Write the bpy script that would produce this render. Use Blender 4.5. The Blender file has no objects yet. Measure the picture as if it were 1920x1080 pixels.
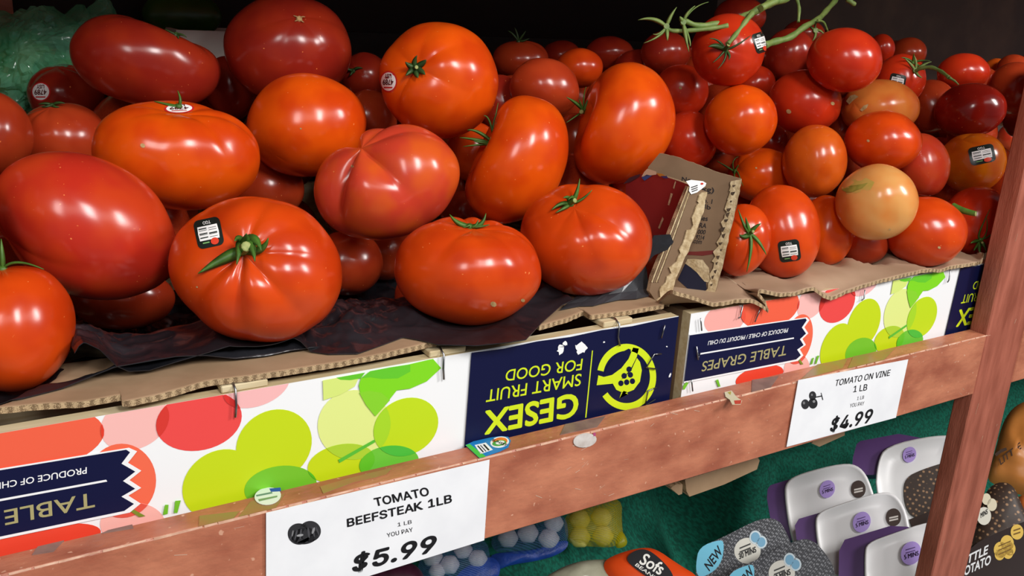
import bpy, math, random
from mathutils import Vector, Matrix, noise

# ---------------------------------------------------------------- camera, world, lights, exposure
SC = bpy.context.scene
COL = SC.collection
F, YAW, PITCH, ROLL = 1691.6, .5672, .3093, .0572
CAM = Vector((0, -.4439, .2813))
_f = Vector((math.sin(YAW) * math.cos(PITCH), math.cos(YAW) * math.cos(PITCH), -math.sin(PITCH)))
_r = Vector((math.cos(YAW), -math.sin(YAW), 0))
_u = _r.cross(_f)
AX = math.cos(ROLL) * _r + math.sin(ROLL) * _u
BX = -math.sin(ROLL) * _r + math.cos(ROLL) * _u
WX = _f
cam = bpy.data.cameras.new('camera')
cam.sensor_width = 36
cam.lens = 36 * F / 1920
cam.clip_start = .01
camo = bpy.data.objects.new('camera', cam)
COL.objects.link(camo)
camo.matrix_world = Matrix(((AX.x, BX.x, -WX.x, CAM.x), (AX.y, BX.y, -WX.y, CAM.y), (AX.z, BX.z, -WX.z, CAM.z), (0, 0, 0, 1)))
SC.camera = camo

world = bpy.data.worlds.new('store_light')
SC.world = world
world.use_nodes = True
world.node_tree.nodes['Background'].inputs[0].default_value = (.9, .95, 1, 1)
world.node_tree.nodes['Background'].inputs[1].default_value = .16

def area(name, loc, target, sx, sy, energy, color=(1, .985, .96)):
    l = bpy.data.lights.new(name, 'AREA')
    l.shape = 'RECTANGLE'; l.size = sx; l.size_y = sy; l.energy = energy; l.color = color
    o = bpy.data.objects.new(name, l); COL.objects.link(o)
    o.location = loc
    o.rotation_euler = (Vector(target) - Vector(loc)).to_track_quat('-Z', 'Y').to_euler()
    return o
# ceiling lamps over the aisle
for x, e in ((-.95, 14), (.30, 28), (1.75, 36)):
    area('aisle_lamp', (x, -1.45, 1.28), (x * .35 + .3, .1, .1), .30, .55, e * .74)
area('soft_fill_panel', (.6, -2.3, 1.75), (.5, .1, .1), 3.2, .5, 15)  # wide soft fill added for a broad sheen, besides the lamps

SC.view_settings.view_transform = 'Standard'
SC.view_settings.look = 'None'
SC.view_settings.exposure = 0
SC.view_settings.gamma = 1
SC.view_settings.use_curve_mapping = False

# ---------------------------------------------------------------- geometry of the place
D, H = .0232, .0647            # carton front plane, carton top
POSTX, POSTW = .8245, .0655
LX, RX, CL = -.068, .4575, .5132   # left carton, right carton, carton length
rnd = random.Random(7)

def ray(px, py):
    return AX * ((px - 960) / F) - BX * ((py - 540) / F) + WX
def at(px, py, ax='y', val=0.0):
    d = ray(px, py); i = 'xyz'.index(ax)
    return CAM + d * ((val - CAM[i]) / d[i])
def dep(px, py, t):
    return CAM + ray(px, py) * t
def on_plane(px, py, P, N):
    d = ray(px, py)
    return CAM + d * ((P - CAM).dot(N) / d.dot(N))

# ---------------------------------------------------------------- materials
MATS = {}
def lin(c):
    if isinstance(c, str):
        c = tuple(int(c[i:i + 2], 16) for i in (0, 2, 4))
    return tuple(((v / 255) / 12.92 if v / 255 <= .04045 else ((v / 255 + .055) / 1.055) ** 2.4) for v in c) + (1,)

def mat(name, c1, c2=None, rough=.5, scale=20, spec=.5, bump=0, bscale=200, metal=0, stretch=(1, 1, 1), contrast=(.35, .65), alpha=1, trans=0,
        coat=0, sss=0, detail=4, specks=None, speck_scale=300, speck_at=.72):
    if name in MATS: return MATS[name]
    m = bpy.data.materials.new(name); m.use_nodes = True
    nt = m.node_tree; N = nt.nodes; L = nt.links
    b = N['Principled BSDF']
    b.inputs['Roughness'].default_value = rough
    b.inputs['Specular IOR Level'].default_value = spec
    b.inputs['Metallic'].default_value = metal
    b.inputs['Alpha'].default_value = alpha
    b.inputs['Transmission Weight'].default_value = trans
    b.inputs['Coat Weight'].default_value = coat
    b.inputs['Coat Roughness'].default_value = .12
    if sss:
        b.inputs['Subsurface Weight'].default_value = sss
        b.inputs['Subsurface Radius'].default_value = (1, .25, .1)
        b.inputs['Subsurface Scale'].default_value = .004
    tc = N.new('ShaderNodeTexCoord'); mp = N.new('ShaderNodeMapping')
    L.new(tc.outputs['Object'], mp.inputs['Vector'])
    mp.inputs['Scale'].default_value = stretch
    col = None
    if c2:
        no = N.new('ShaderNodeTexNoise'); no.inputs['Scale'].default_value = scale; no.inputs['Detail'].default_value = detail
        L.new(mp.outputs[0], no.inputs['Vector'])
        rp = N.new('ShaderNodeMapRange'); rp.inputs[1].default_value = contrast[0]; rp.inputs[2].default_value = contrast[1]
        L.new(no.outputs[0], rp.inputs[0])
        mx = N.new('ShaderNodeMix'); mx.data_type = 'RGBA'
        mx.inputs[6].default_value = lin(c1); mx.inputs[7].default_value = lin(c2)
        L.new(rp.outputs[0], mx.inputs[0]); col = mx.outputs[2]
    if specks:
        n2 = N.new('ShaderNodeTexNoise'); n2.inputs['Scale'].default_value = speck_scale; n2.inputs['Detail'].default_value = 1
        L.new(tc.outputs['Object'], n2.inputs['Vector'])
        r2 = N.new('ShaderNodeMapRange'); r2.inputs[1].default_value = speck_at; r2.inputs[2].default_value = speck_at + .06
        L.new(n2.outputs[0], r2.inputs[0])
        m2 = N.new('ShaderNodeMix'); m2.data_type = 'RGBA'
        if col: L.new(col, m2.inputs[6])
        else: m2.inputs[6].default_value = lin(c1)
        m2.inputs[7].default_value = lin(specks)
        L.new(r2.outputs[0], m2.inputs[0]); col = m2.outputs[2]
    if col: L.new(col, b.inputs['Base Color'])
    else: b.inputs['Base Color'].default_value = lin(c1)
    if bump:
        nb = N.new('ShaderNodeTexNoise'); nb.inputs['Scale'].default_value = bscale; nb.inputs['Detail'].default_value = 3
        L.new(mp.outputs[0], nb.inputs['Vector'])
        bp = N.new('ShaderNodeBump'); bp.inputs['Strength'].default_value = bump; bp.inputs['Distance'].default_value = .002
        L.new(nb.outputs[0], bp.inputs['Height']); L.new(bp.outputs[0], b.inputs['Normal'])
    MATS[name] = m
    return m

def flat(hexc, rough=.5, spec=.3):
    return mat('ink_' + hexc, hexc, rough=rough, spec=spec)

# ---------------------------------------------------------------- mesh collecting
class MB:
    def __init__(s): s.v = []; s.f = []; s.m = []; s.sm = []
    def vert(s, p): s.v.append(Vector(p)); return len(s.v) - 1
    def face(s, idx, m, smooth=False): s.f.append(tuple(idx)); s.m.append(m); s.sm.append(smooth)
    def poly(s, pts, m, smooth=False): s.face([s.vert(p) for p in pts], m, smooth)
    def box(s, x0, x1, y0, y1, z0, z1, m, bev=0):
        if bev:
            b = bev
            prof = [(x0 + b, y0), (x1 - b, y0), (x1, y0 + b), (x1, y1 - b), (x1 - b, y1), (x0 + b, y1), (x0, y1 - b), (x0, y0 + b)]
            inn = [(min(max(x, x0 + b), x1 - b), min(max(y, y0 + b), y1 - b)) for x, y in prof]
            r = [[s.vert((x, y, z0)) for x, y in inn], [s.vert((x, y, z0 + b)) for x, y in prof], [s.vert((x, y, z1 - b)) for x, y in prof], [s.vert((x, y, z1)) for x, y in inn]]
            for k in range(3):
                for i in range(8):
                    j = (i + 1) % 8; s.face((r[k][i], r[k][j], r[k + 1][j], r[k + 1][i]), m)
            s.face(r[3], m); s.face(r[0][::-1], m); return
        c = [s.vert((x, y, z)) for z in (z0, z1) for x, y in ((x0, y0), (x1, y0), (x1, y1), (x0, y1))]
        for q in ((0, 3, 2, 1), (4, 5, 6, 7), (0, 1, 5, 4), (1, 2, 6, 5), (2, 3, 7, 6), (3, 0, 4, 7)): s.face([c[i] for i in q], m)
    def slab(s, pts, n, m, medge=None, mback=None):
        """polygon pts extruded by vector n"""
        a = [s.vert(p) for p in pts]; b = [s.vert(Vector(p) + n) for p in pts]
        s.face(a, m); s.face(b[::-1], mback or m)
        for i in range(len(a)):
            j = (i + 1) % len(a); s.face((a[j], a[i], b[i], b[j]), medge or m)
    def tube(s, pts, rad, m, seg=8, cap=True):
        pts = [Vector(p) for p in pts]; n = len(pts)
        if not hasattr(rad, '__len__'): rad = [rad] * n
        rings = []; ref = None
        for i, p in enumerate(pts):
            t = (pts[min(i + 1, n - 1)] - pts[max(i - 1, 0)]).normalized()
            if ref is None: ref = t.orthogonal().normalized()
            ref = (ref - t * ref.dot(t)).normalized(); b = t.cross(ref)
            rings.append([s.vert(p + (ref * math.cos(k * 2 * math.pi / seg) + b * math.sin(k * 2 * math.pi / seg)) * rad[i]) for k in range(seg)])
        for i in range(n - 1):
            for k in range(seg):
                l = (k + 1) % seg; s.face((rings[i][k], rings[i][l], rings[i + 1][l], rings[i + 1][k]), m, True)
        if cap: s.face(rings[0][::-1], m); s.face(rings[-1], m)
    def grid(s, P, m, smooth=True, closed=False):
        R = [[s.vert(p) for p in row] for row in P]
        for i in range(len(R) - 1):
            w = len(R[i])
            for j in range(w if closed else w - 1):
                k = (j + 1) % w; s.face((R[i][j], R[i][k], R[i + 1][k], R[i + 1][j]), m(i, j) if callable(m) else m, smooth)
        return R
    def text(s, body, mapper, m, bold=0, plain=False):
        vs, fs, asp = glyphs(body, plain)       # heavier strokes: shifted copies
        k = bold * .8; lift = 0.0
        for du, dv in ([(0, 0)] if not k else [(0, 0)] + [(k * math.cos(i * math.pi / 4), k * math.sin(i * math.pi / 4)) for i in range(8)]):
            base = []
            for u, v in vs:
                q = mapper(k / asp + u * (1 - 2 * k / asp) + du / asp, k + v * (1 - 2 * k) + dv)
                base.append(s.vert(q + (CAM - q).normalized() * lift))
            lift += .000012
            for f in fs: s.face([base[i] for i in f], m)
    def build(s, name, parent=None, origin=None):
        """one mesh object; with a parent the vertices stay in the world and the parent's place is taken off"""
        o0 = Vector(origin) if origin is not None else (parent_world(parent) if parent else Vector((0, 0, 0)))
        me = bpy.data.meshes.new(name)
        me.from_pydata([tuple(p - o0) for p in s.v], [], s.f)
        slots = []
        for k, m in enumerate(s.m):
            if m not in slots: slots.append(m); me.materials.append(m)
        for p, m, g in zip(me.polygons, s.m, s.sm): p.material_index = slots.index(m); p.use_smooth = g
        me.update()
        o = bpy.data.objects.new(name, me); COL.objects.link(o)
        if parent:
            o.parent = parent; o.location = o0 - parent_world(parent)
        else: o.location = o0
        return o

def parent_world(p):
    v = Vector((0, 0, 0))
    while p: v += p.location; p = p.parent
    return v

GL = {}
FONT = None
try:      # the plain sans that ships with Blender, if it is there; else the built-in face
    import os
    _p = os.path.join(bpy.utils.system_resource('DATAFILES'), 'fonts', 'Inter.woff2')
    if os.path.exists(_p): FONT = bpy.data.fonts.load(_p)
except Exception: FONT = None
def raw_glyphs(body, font):
    c = bpy.data.curves.new('t', 'FONT'); c.body = body; c.size = 1; c.resolution_u = 4
    if font: c.font = font
    o = bpy.data.objects.new('t', c); COL.objects.link(o)
    bpy.context.view_layer.update()
    me = bpy.data.meshes.new_from_object(o.evaluated_get(bpy.context.evaluated_depsgraph_get()))
    vs = [(v.co.x, v.co.y) for v in me.vertices]; fs = [tuple(q.vertices) for q in me.polygons]
    bpy.data.objects.remove(o); bpy.data.curves.remove(c); bpy.data.meshes.remove(me)
    return vs, fs
def glyphs(body, plain=False):
    k = (body, plain)
    if k in GL: return GL[k]
    font = FONT if plain else None
    if font and 'K' in body:          # that face's K is faulty: take it from the built-in one
        vs, fs, x = [], [], 0
        for n, part in enumerate(body.replace('K', '|K|').split('|')):
            if not part: continue
            v, f = raw_glyphs(part, None if part == 'K' else font)
            sc = 1
            if part == 'K':
                h = raw_glyphs('E', font)[0]; sc = (max(q[1] for q in h) - min(q[1] for q in h)) / (max(q[1] for q in v) - min(q[1] for q in v))
            x0 = min(q[0] for q in v); y0 = min(q[1] for q in v)
            lead = .30 if part.startswith(' ') else .05
            f = [tuple(i + len(vs) for i in q) for q in f]
            if x: x += lead
            vs += [(x + (q[0] - x0) * sc, (q[1] - y0) * sc) for q in v]; fs += f
            x = max(q[0] for q in vs)
    else: vs, fs = raw_glyphs(body, font)
    x0, x1, y0, y1 = min(v[0] for v in vs), max(v[0] for v in vs), min(v[1] for v in vs), max(v[1] for v in vs)
    GL[k] = ([((a - x0) / (x1 - x0), (c - y0) / (y1 - y0)) for a, c in vs], fs, (x1 - x0) / (y1 - y0))
    return GL[k]

def tag(o, label=None, cat=None, group=None, kind=None):
    if label: o['label'] = label
    if cat: o['category'] = cat
    if group: o['group'] = group
    if kind: o['kind'] = kind
    return o
def empty(name, loc, label=None, cat=None, group=None, kind=None):
    o = bpy.data.objects.new(name, None); COL.objects.link(o); o.location = loc; o.empty_display_size = .02
    return tag(o, label, cat, group, kind)

# ---------------------------------------------------------------- 2D helpers
def ell(cx, cy, a, b, rot=0, n=40):
    r = math.radians(rot); c, s = math.cos(r), math.sin(r)
    return [(cx + a * math.cos(t) * c - b * math.sin(t) * s, cy + a * math.cos(t) * s + b * math.sin(t) * c) for t in (k * 2 * math.pi / n for k in range(n))]
def area2(p): return sum(p[i][0] * p[(i + 1) % len(p)][1] - p[(i + 1) % len(p)][0] * p[i][1] for i in range(len(p))) / 2
def clip(sub, con):
    """polygon clipped by a convex polygon"""
    if area2(con) < 0: con = con[::-1]
    out = list(sub)
    for i in range(len(con)):
        a, b = con[i], con[(i + 1) % len(con)]
        inp, out = out, []
        if not inp: break
        def side(p): return (b[0] - a[0]) * (p[1] - a[1]) - (b[1] - a[1]) * (p[0] - a[0])
        for k in range(len(inp)):
            p, q = inp[k - 1], inp[k]; sp, sq = side(p), side(q)
            if (sp >= 0) != (sq >= 0):
                t = sp / (sp - sq); out.append((p[0] + (q[0] - p[0]) * t, p[1] + (q[1] - p[1]) * t))
            if sq >= 0: out.append(q)
    return out
def quad_map(P0, P1, P2, fn):
    return lambda u, v: fn(P0[0] + u * (P1[0] - P0[0]) + v * (P2[0] - P0[0]), P0[1] + u * (P1[1] - P0[1]) + v * (P2[1] - P0[1]))
def C(pts, off, s):
    """points read from a magnified crop of the photo"""
    return [(off[0] + x * s, off[1] + y * s) for x, y in pts]

# ---------------------------------------------------------------- materials of the place
M_wood = mat('stained_wood', 'c47c5e', '9c5640', rough=.40, scale=22, stretch=(1, 1.8, 1.8), detail=9, contrast=(.36, .66), bump=.3, bscale=140, specks='cf9a80', speck_scale=230, speck_at=.70)
M_woodv = mat('stained_wood_upright', 'b06450', '8c4836', rough=.42, scale=14, stretch=(6, 6, 1), bump=.25, bscale=120)
M_woodtop = mat('worn_wood_top', 'a57464', '835a4a', rough=.4, scale=40, bump=.3, bscale=180, specks='a8938a', speck_scale=120, speck_at=.66)
M_tape = mat('old_tape_residue', '8f7a44', 'a06a48', rough=.3, scale=60)
M_grime = mat('grey_grime', '7a5f58', '8f7268', rough=.5, scale=90)
M_edge = mat('worn_edge', 'd8b096', 'b07c62', rough=.6, scale=90)
M_scuff = mat('pale_scuff', 'cdb8a4', rough=.7)
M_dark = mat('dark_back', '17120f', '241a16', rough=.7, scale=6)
M_plank = mat('grey_plank', '36393a', '2c2f2f', rough=.7, scale=9, stretch=(1, 4, 4))
M_wall_lit = mat('smudged_grey_lit', '57504c', '776a5e', rough=.6, scale=9, detail=6, contrast=(.45, .75))  # smudged paint, its paler tone stands in for light on the wall
M_pale = mat('pale_raw_wood', 'd8c8a4', 'c4ae84', rough=.7, scale=60, stretch=(.3, 3, 3))
M_card = mat('brown_cardboard', 'a88a6b', '977a5c', rough=.8, scale=25, bump=.15, bscale=90)
M_cardd = mat('dark_cardboard', '84694f', '745b43', rough=.85, scale=25)
M_torn = mat('torn_paper_edge', 'cbb691', 'a58c66', rough=.9, scale=220, bump=.5, bscale=300)
def flute():
    m = mat('cardboard_flute', 'b79b76', rough=.9); nt = m.node_tree; N = nt.nodes; L = nt.links
    tc = N.new('ShaderNodeTexCoord'); w = N.new('ShaderNodeTexWave'); w.inputs['Scale'].default_value = 60; w.inputs['Distortion'].default_value = 5; w.inputs['Detail Scale'].default_value = 30
    mx = N.new('ShaderNodeMix'); mx.data_type = 'RGBA'; mx.inputs[6].default_value = lin('6f573d'); mx.inputs[7].default_value = lin('c2a680')
    L.new(tc.outputs['Object'], w.inputs['Vector']); L.new(w.outputs[1], mx.inputs[0]); L.new(mx.outputs[2], N['Principled BSDF'].inputs['Base Color']); return m
M_flute = flute()
M_white = mat('printed_white', 'f0f1f3', rough=.35, spec=.4)
M_navy = mat('navy_print', '10143a', rough=.4, spec=.2)
M_lime = flat('cfe223', .4)
M_gold = flat('a8a070', .4)
M_paper = mat('sign_paper', 'f2f3f7', 'eaebf0', rough=.5, scale=30)
M_black = flat('15151a', .5)
M_steel = mat('staple_wire', '8d8d8f', rough=.3, metal=1)
M_clear = mat('clear_tape', 'e8e4dc', rough=.12, alpha=.22)

# ---------------------------------------------------------------- setting
def struct(name, x0, x1, y0, y1, z0, z1, m):
    b = MB(); b.box(x0, x1, y0, y1, z0, z1, m); return tag(b.build(name), kind='structure')
struct('floor', -4, 5, -4, 1.2, -1.02, -1.0, mat('store_floor', 'b9b4aa', 'aaa59b', rough=.4, scale=3))
struct('wall_back', -4, 5, 1.2, 1.3, -1.0, 2.6, mat('store_wall', '5b5b5b', '525252', rough=.8, scale=3))

# ---------------------------------------------------------------- produce rack
rack = empty('produce_rack', (0, 0, -1.0), 'red stained wooden produce rack of rails, posts and shelf boards holding the cartons', 'rack')
b = MB()
b.box(-1.2, POSTX, 0, .0185, -.062, 0, M_wood, .0012)
tops = [ # worn patches lying on the top edge of the rail, photo outline
    ([(660, 905), (724, 890), (735, 877), (660, 895), (600, 912), (606, 925)], M_tape),
    ([(374, 990), (440, 974), (450, 958), (374, 967)], M_tape), ([(450, 972), (520, 955), (535, 925), (470, 940)], M_tape),
    ([(1050, 815), (1120, 800), (1135, 780), (1060, 795)], M_grime), ([(60, 1040), (100, 1034), (120, 1013), (70, 1020)], M_grime),
    ([(190, 1000), (250, 990), (245, 975), (200, 985)], M_grime), ([(1410, 735), (1450, 728), (1460, 705), (1410, 712)], M_grime),
    ([(1500, 712), (1580, 690), (1590, 672), (1530, 682)], M_tape), ([(1590, 690), (1660, 675), (1680, 652), (1600, 668)], M_tape)]
for pts, m in tops:
    q = [at(x, y, 'z', .0004) for x, y in pts]
    q = [Vector((p.x, min(max(p.y, .0005), .018), p.z)) for p in q]
    b.slab(q, Vector((0, 0, -.0008)), m)
for k in range(60):   # pale scratches along the front
    x = rnd.uniform(-.05, .82); z = rnd.uniform(-.058, -.004) if k % 3 else rnd.uniform(-.006, -.0005); l = rnd.uniform(.001, .007); w = rnd.uniform(.0001, .00035)
    a = rnd.uniform(-.8, .8)
    b.poly([(x, -.0002, z), (x + l * math.cos(a), -.0002, z + l * math.sin(a)), (x + l * math.cos(a), -.0002, min(0, z + l * math.sin(a) + w)), (x, -.0002, z + w)], M_scuff)
x = -.06
while x < .82:      # paint worn off along the front edge
    l = rnd.uniform(.006, .03); w = rnd.uniform(.0003, .0010)
    b.poly([(x, -.00015, -.0003 - w), (x + l, -.00015, -.0003 - w * rnd.uniform(.4, 1)), (x + l, .0004, .00012), (x, .0004, .00012)], M_edge); x += l + rnd.uniform(0, .004)
b.build('front_rail', rack)
b = MB(); b.box(POSTX + POSTW, 2.4, 0, .0185, -.062, 0, M_wood, .0012); b.build('front_rail', rack)
b = MB(); b.box(POSTX, POSTX + POSTW, 0, .0185, -1.0, .9, M_woodv, .0012)
for k in range(12):
    x = rnd.uniform(POSTX + .003, POSTX + POSTW - .004); z = rnd.uniform(-.4, .2); l = rnd.uniform(.002, .012)
    b.poly([(x, -.0002, z), (x + .0012, -.0002, z + l), (x + .0018, -.0002, z + l), (x + .0004, -.0002, z)], M_edge)
b.build('post', rack)
b = MB(); b.box(-1.2, 2.4, .0186, .60, -.061, -.046, M_wood); b.build('shelf_board', rack)
b = MB(); b.box(-1.2, 2.4, .0, .60, .455, .47, M_wood); b.build('upper_shelf_board', rack)
b = MB(); b.box(-1.2, POSTX - .001, .0, .0185, .435, .454, M_wood); b.box(POSTX + POSTW + .001, 2.4, 0, .0185, .435, .454, M_wood); b.build('upper_rail', rack)
b = MB(); b.box(-1.2, 1.0, .601, .615, -.06, .47, M_dark); b.box(1.0, 2.4, .601, .615, -.06, .47, M_wall_lit); b.build('back_panel', rack)  # right end coloured paler, as if more light reached it
b = MB(); b.box(-1.2, .99, .585, .6005, .10, .2345, M_plank); b.build('back_plank', rack)
b = MB(); b.box(-.02, .066, .574, .5845, -.045, .454, M_wood); b.build('rear_post', rack)
b = MB(); b.box(-1.2, 2.4, .0186, 1.0, -.645, -.63, M_wood); b.build('lower_shelf_board', rack)

# ---------------------------------------------------------------- grape cartons
def uvL(p): q = at(p[0], p[1], 'y', D); return (q.x - LX, q.z)
def uvR(p): q = at(p[0], p[1], 'y', D); return (q.x - RX, q.z)
C1 = lambda pts: C(pts, (560, 560), .3854)     # crop of the left carton's right half
C8 = lambda pts: C(pts, (0, 640), .40738)      # crop of its left half
C2 = lambda pts: C(pts, (1240, 480), .35417)   # crop of the right carton
PANEL = [(0, -.044), (CL, -.044), (CL, H), (0, H)]
def shapes():
    S = []
    def e8(cx, cy, a, b_, rot, c): S.append(([uvL(p) for p in C8(ell(cx, cy, a, b_, rot))], c)); return S[-1][0]
    def e1(cx, cy, a, b_, rot, c): S.append(([uvL(p) for p in C1(ell(cx, cy, a, b_, rot))], c)); return S[-1][0]
    ov = []
    pk0 = [uvR(p) for p in C2(ell(335, 335, 112, 80, -20))]; S.append((pk0, 'f2aaa2'))
    c0 = e8(130, 455, 352, 150, -8, 'ee6044')
    pk = e8(620, 375, 165, 118, -25, 'f4b9b4')
    r1 = e8(915, 365, 200, 136, -12, 'ea4a48')
    p2 = e8(1180, 205, 160, 92, -20, 'f3b7b7')
    c1 = e8(560, 640, 158, 170, 0, 'f06a4c')
    p3 = e8(610, 840, 150, 100, 0, 'f4b4aa')
    r2 = e8(190, 930, 280, 75, -12, 'e8452f')
    ov += [(c0, pk, 'e03b28'), (r1, pk, 'd5372f'), (r1, p2, 'd8322f'), (c0, c1, 'dd4128'), (c1, p3, 'e05544'), (pk0, c0, 'e8523c')]
    e8(1260, 478, 182, 158, -35, 'c3d818'); e8(1010, 655, 182, 148, -35, 'c3d818')
    pl = e1(268, 612, 178, 168, -20, 'dfea8c')
    l3 = e1(205, 800, 165, 92, -12, 'c3d818')
    l4 = e1(520, 622, 165, 134, -30, 'bfdb1c')
    g1 = e8(1290, 670, 168, 98, -8, '74c02c')
    g2 = e1(438, 798, 146, 84, -8, '6cc43a')
    ov += [(pl, l3, 'abcf33'), (pl, l4, 'a5d628'), (g1, l3, '55ba22'), (g2, l4, '49bb3c'), (g2, l3, '62c026')]
    for a, c_, col in ov:
        q = clip(a, c_)
        if len(q) > 2: S.append((q, col))
    def poly(pts, col): S.append(([uvL(p) for p in C1(pts)], col))
    poly([(115, 395), (300, 362), (270, 425), (200, 465), (118, 492)], 'd5e67c')
    poly([(180, 382), (320, 357), (300, 385), (250, 394), (200, 392)], '62c32c')
    poly([(300, 385), (345, 350), (440, 332), (530, 318), (650, 290), (690, 335), (620, 400), (540, 435), (475, 443), (430, 500), (370, 570), (325, 515), (297, 455), (290, 420)], '7fd51f')
    poly([(300, 385), (345, 350), (440, 332), (540, 318), (540, 352), (480, 385), (400, 388), (345, 380)], '63c52c')
    poly([(292, 455), (340, 445), (400, 455), (442, 490), (370, 570), (325, 515)], '86d02c')
    poly([(190, 780), (365, 682), (370, 695), (196, 796)], '58bb38')
    S.append(([uvL(p) for p in C8([(585, 770), (600, 762), (668, 800), (640, 805)])], '7a8a2c'))
    S.append(([uvL(p) for p in C8([(748, 795), (758, 748), (774, 748), (770, 790)])], '70bb2c'))
    for q in ([(100, 700), (125, 665), (140, 668), (118, 705)], [(283, 655), (296, 650), (308, 688), (297, 690)], [(820, 525), (832, 525), (815, 570), (808, 568)]):
        S.append(([uvR(p) for p in C2(q)], '70bb2c'))
    return S
SH = shapes()

def carton(x0, label, chips):
    root = empty('grape_carton', (x0 + CL / 2, D + .15, -.0455), label, 'carton', None)
    b = MB()
    fn = lambda u, z, k: Vector((x0 + u, D - .00012 * k, z))
    # board with a pale raw wood top and a white printed face
    b.box(x0, x0 + CL, D + .0004, D + .009, -.045, H - .0002, M_pale)
    lay = 1
    b.poly([fn(u, z, 0) for u, z in PANEL], M_white)
    for pts, col in SH:
        q = clip(pts, PANEL)
        if len(q) > 2: b.poly([fn(u, z, lay * .25 + .5) for u, z in q], flat(col, .38, .4)); lay += 1
    # ribbon with the fruit's name
    rib = [(60, 432), (140, 412), (765, 322), (779, 337), (752, 375), (773, 407), (742, 437), (760, 468), (728, 492), (747, 524), (718, 553), (108, 672), (60, 690)]
    rin = [(60, 440), (140, 418), (758, 328), (764, 338), (738, 376), (760, 408), (728, 438), (747, 469), (713, 493), (733, 523), (708, 545), (112, 662), (60, 678)]
    g = lambda k: (lambda px, py: fn(max(0.0005, uvR((px, py))[0]), uvR((px, py))[1], k))
    b.poly([fn(max(.0003, u), z, 9) for u, z in (uvR(p) for p in C2([rib[i] for i in range(len(rib))]))], M_white)
    b.poly([fn(max(.0003, u), z, 10) for u, z in (uvR(p) for p in C2(rin))], M_navy)
    def tx(body, P, f, m, bold=0, crop=C2):
        P = crop(P); b.text(body, quad_map(*P, f), m, bold)
    g11 = lambda px, py: fn(*uvR((px, py)), 11)
    tx('PRODUCE OF CHILE / PRODUIT DU CHILI', [(666, 378), (244, 447), (661, 401)], g11, M_white, .02)
    b.poly([g11(*p) for p in C2([(695, 428), (200, 511), (200, 519), (696, 435)])], M_white)
    tx('TABLE GRAPES', [(662, 468), (214, 556), (652, 522)], g11, M_gold, .012)
    # navy end with the maker's name
    h = lambda k: (lambda px, py: fn(*uvL((px, py)), k))
    u0 = uvL((866, 834))[0]
    b.poly([fn(u0, -.044, 9), fn(CL - .0006, -.044, 9), fn(CL - .0006, H, 9)] + [fn(u0 + (CL - u0) * t, H - (.0012 if i % 2 else .0002), 9) for i, t in enumerate((.9, .75, .6, .45, .3, .15, .02))], M_navy)
    h10, h11, h12 = h(10), h(11), h(12)
    tx('GESEX', [(1360, 450), (903, 541), (1353, 571)], h10, M_lime, .045, C1)
    tx('SMART FRUIT', [(1372, 360), (912, 441), (1366, 420)], h10, M_lime, .012, C1)
    tx('FOR GOOD', [(1378, 288), (1006, 344), (1371, 344)], h10, M_lime, .012, C1)
    b.poly([h10(*p) for p in C1([(1422, 250), (1427, 249), (1395, 575), (1389, 576)])], M_lime)
    # ring, leaf and fruit of the emblem
    cx, cy = 1590, 378
    def pt(a, r): return (cx + r * .95 * math.cos(math.radians(a)), cy + r * 1.06 * math.sin(math.radians(a)))
    seg = [(a, 152, 120) for a in range(-168, 146, 6)]
    for (a, ro, ri), (a2, _, _) in zip(seg, seg[1:]):
        b.poly([h10(*C1([pt(a, ro)])[0]), h10(*C1([pt(a2, ro)])[0]), h10(*C1([pt(a2, ri)])[0]), h10(*C1([pt(a, ri)])[0])], M_lime)
    leaf = [(1445, 418), (1453, 370), (1480, 378), (1520, 368), (1565, 335), (1600, 290), (1622, 235), (1650, 240), (1640, 280), (1610, 340), (1570, 385), (1525, 410)]
    b.poly([h10(*p) for p in C1(leaf)], M_lime)
    b.poly([h11(*p) for p in C1([(1478, 370), (1500, 320), (1545, 268), (1600, 240), (1612, 246), (1590, 290), (1555, 332), (1515, 360)])], M_navy)
    b.poly([h11(*p) for p in C1([(1640, 285), (1655, 305), (1664, 345), (1655, 400), (1625, 440), (1580, 458), (1540, 440), (1520, 405), (1575, 385), (1615, 340)])], M_lime)
    b.poly([h11(*p) for p in C1([(1555, 482), (1565, 450), (1580, 470), (1597, 462), (1590, 450), (1575, 445)])], M_lime)
    for x, y in ((1602, 340), (1578, 372), (1608, 367), (1562, 408), (1590, 403), (1618, 398)):
        b.poly([h12(*p) for p in C1(ell(x, y, 13, 14, 0, 14))], M_navy)
    # torn white patches in the print
    rr = random.Random(int(x0 * 100) + 9)
    for px, py, a, c_ in chips:
        e = [(x + rr.uniform(-.12, .12) * a, y + rr.uniform(-.12, .12) * c_) for x, y in C1(ell(px, py, a, c_, 20, 14))]
        b.poly([h12(*p) for p in e], M_white)
    b.build('front_panel', root)
    # the rest of the crate
    bw = MB(); bw.box(x0, x0 + .008, D + .0092, D + .54, -.045, H - .001, M_cardd); bw.build('side_panel', root)
    bw = MB(); bw.box(x0 + CL - .008, x0 + CL, D + .0092, D + .54, -.045, H - .001, M_cardd); bw.build('side_panel', root)
    bw = MB(); bw.box(x0, x0 + CL, D + .5402, D + .549, -.045, H - .001, M_pale); bw.build('back_panel', root)
    bw = MB(); bw.box(x0 + .008, x0 + CL - .008, D + .0092, D + .54, -.0452, -.040, M_pale); bw.build('base', root)
    return root

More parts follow.
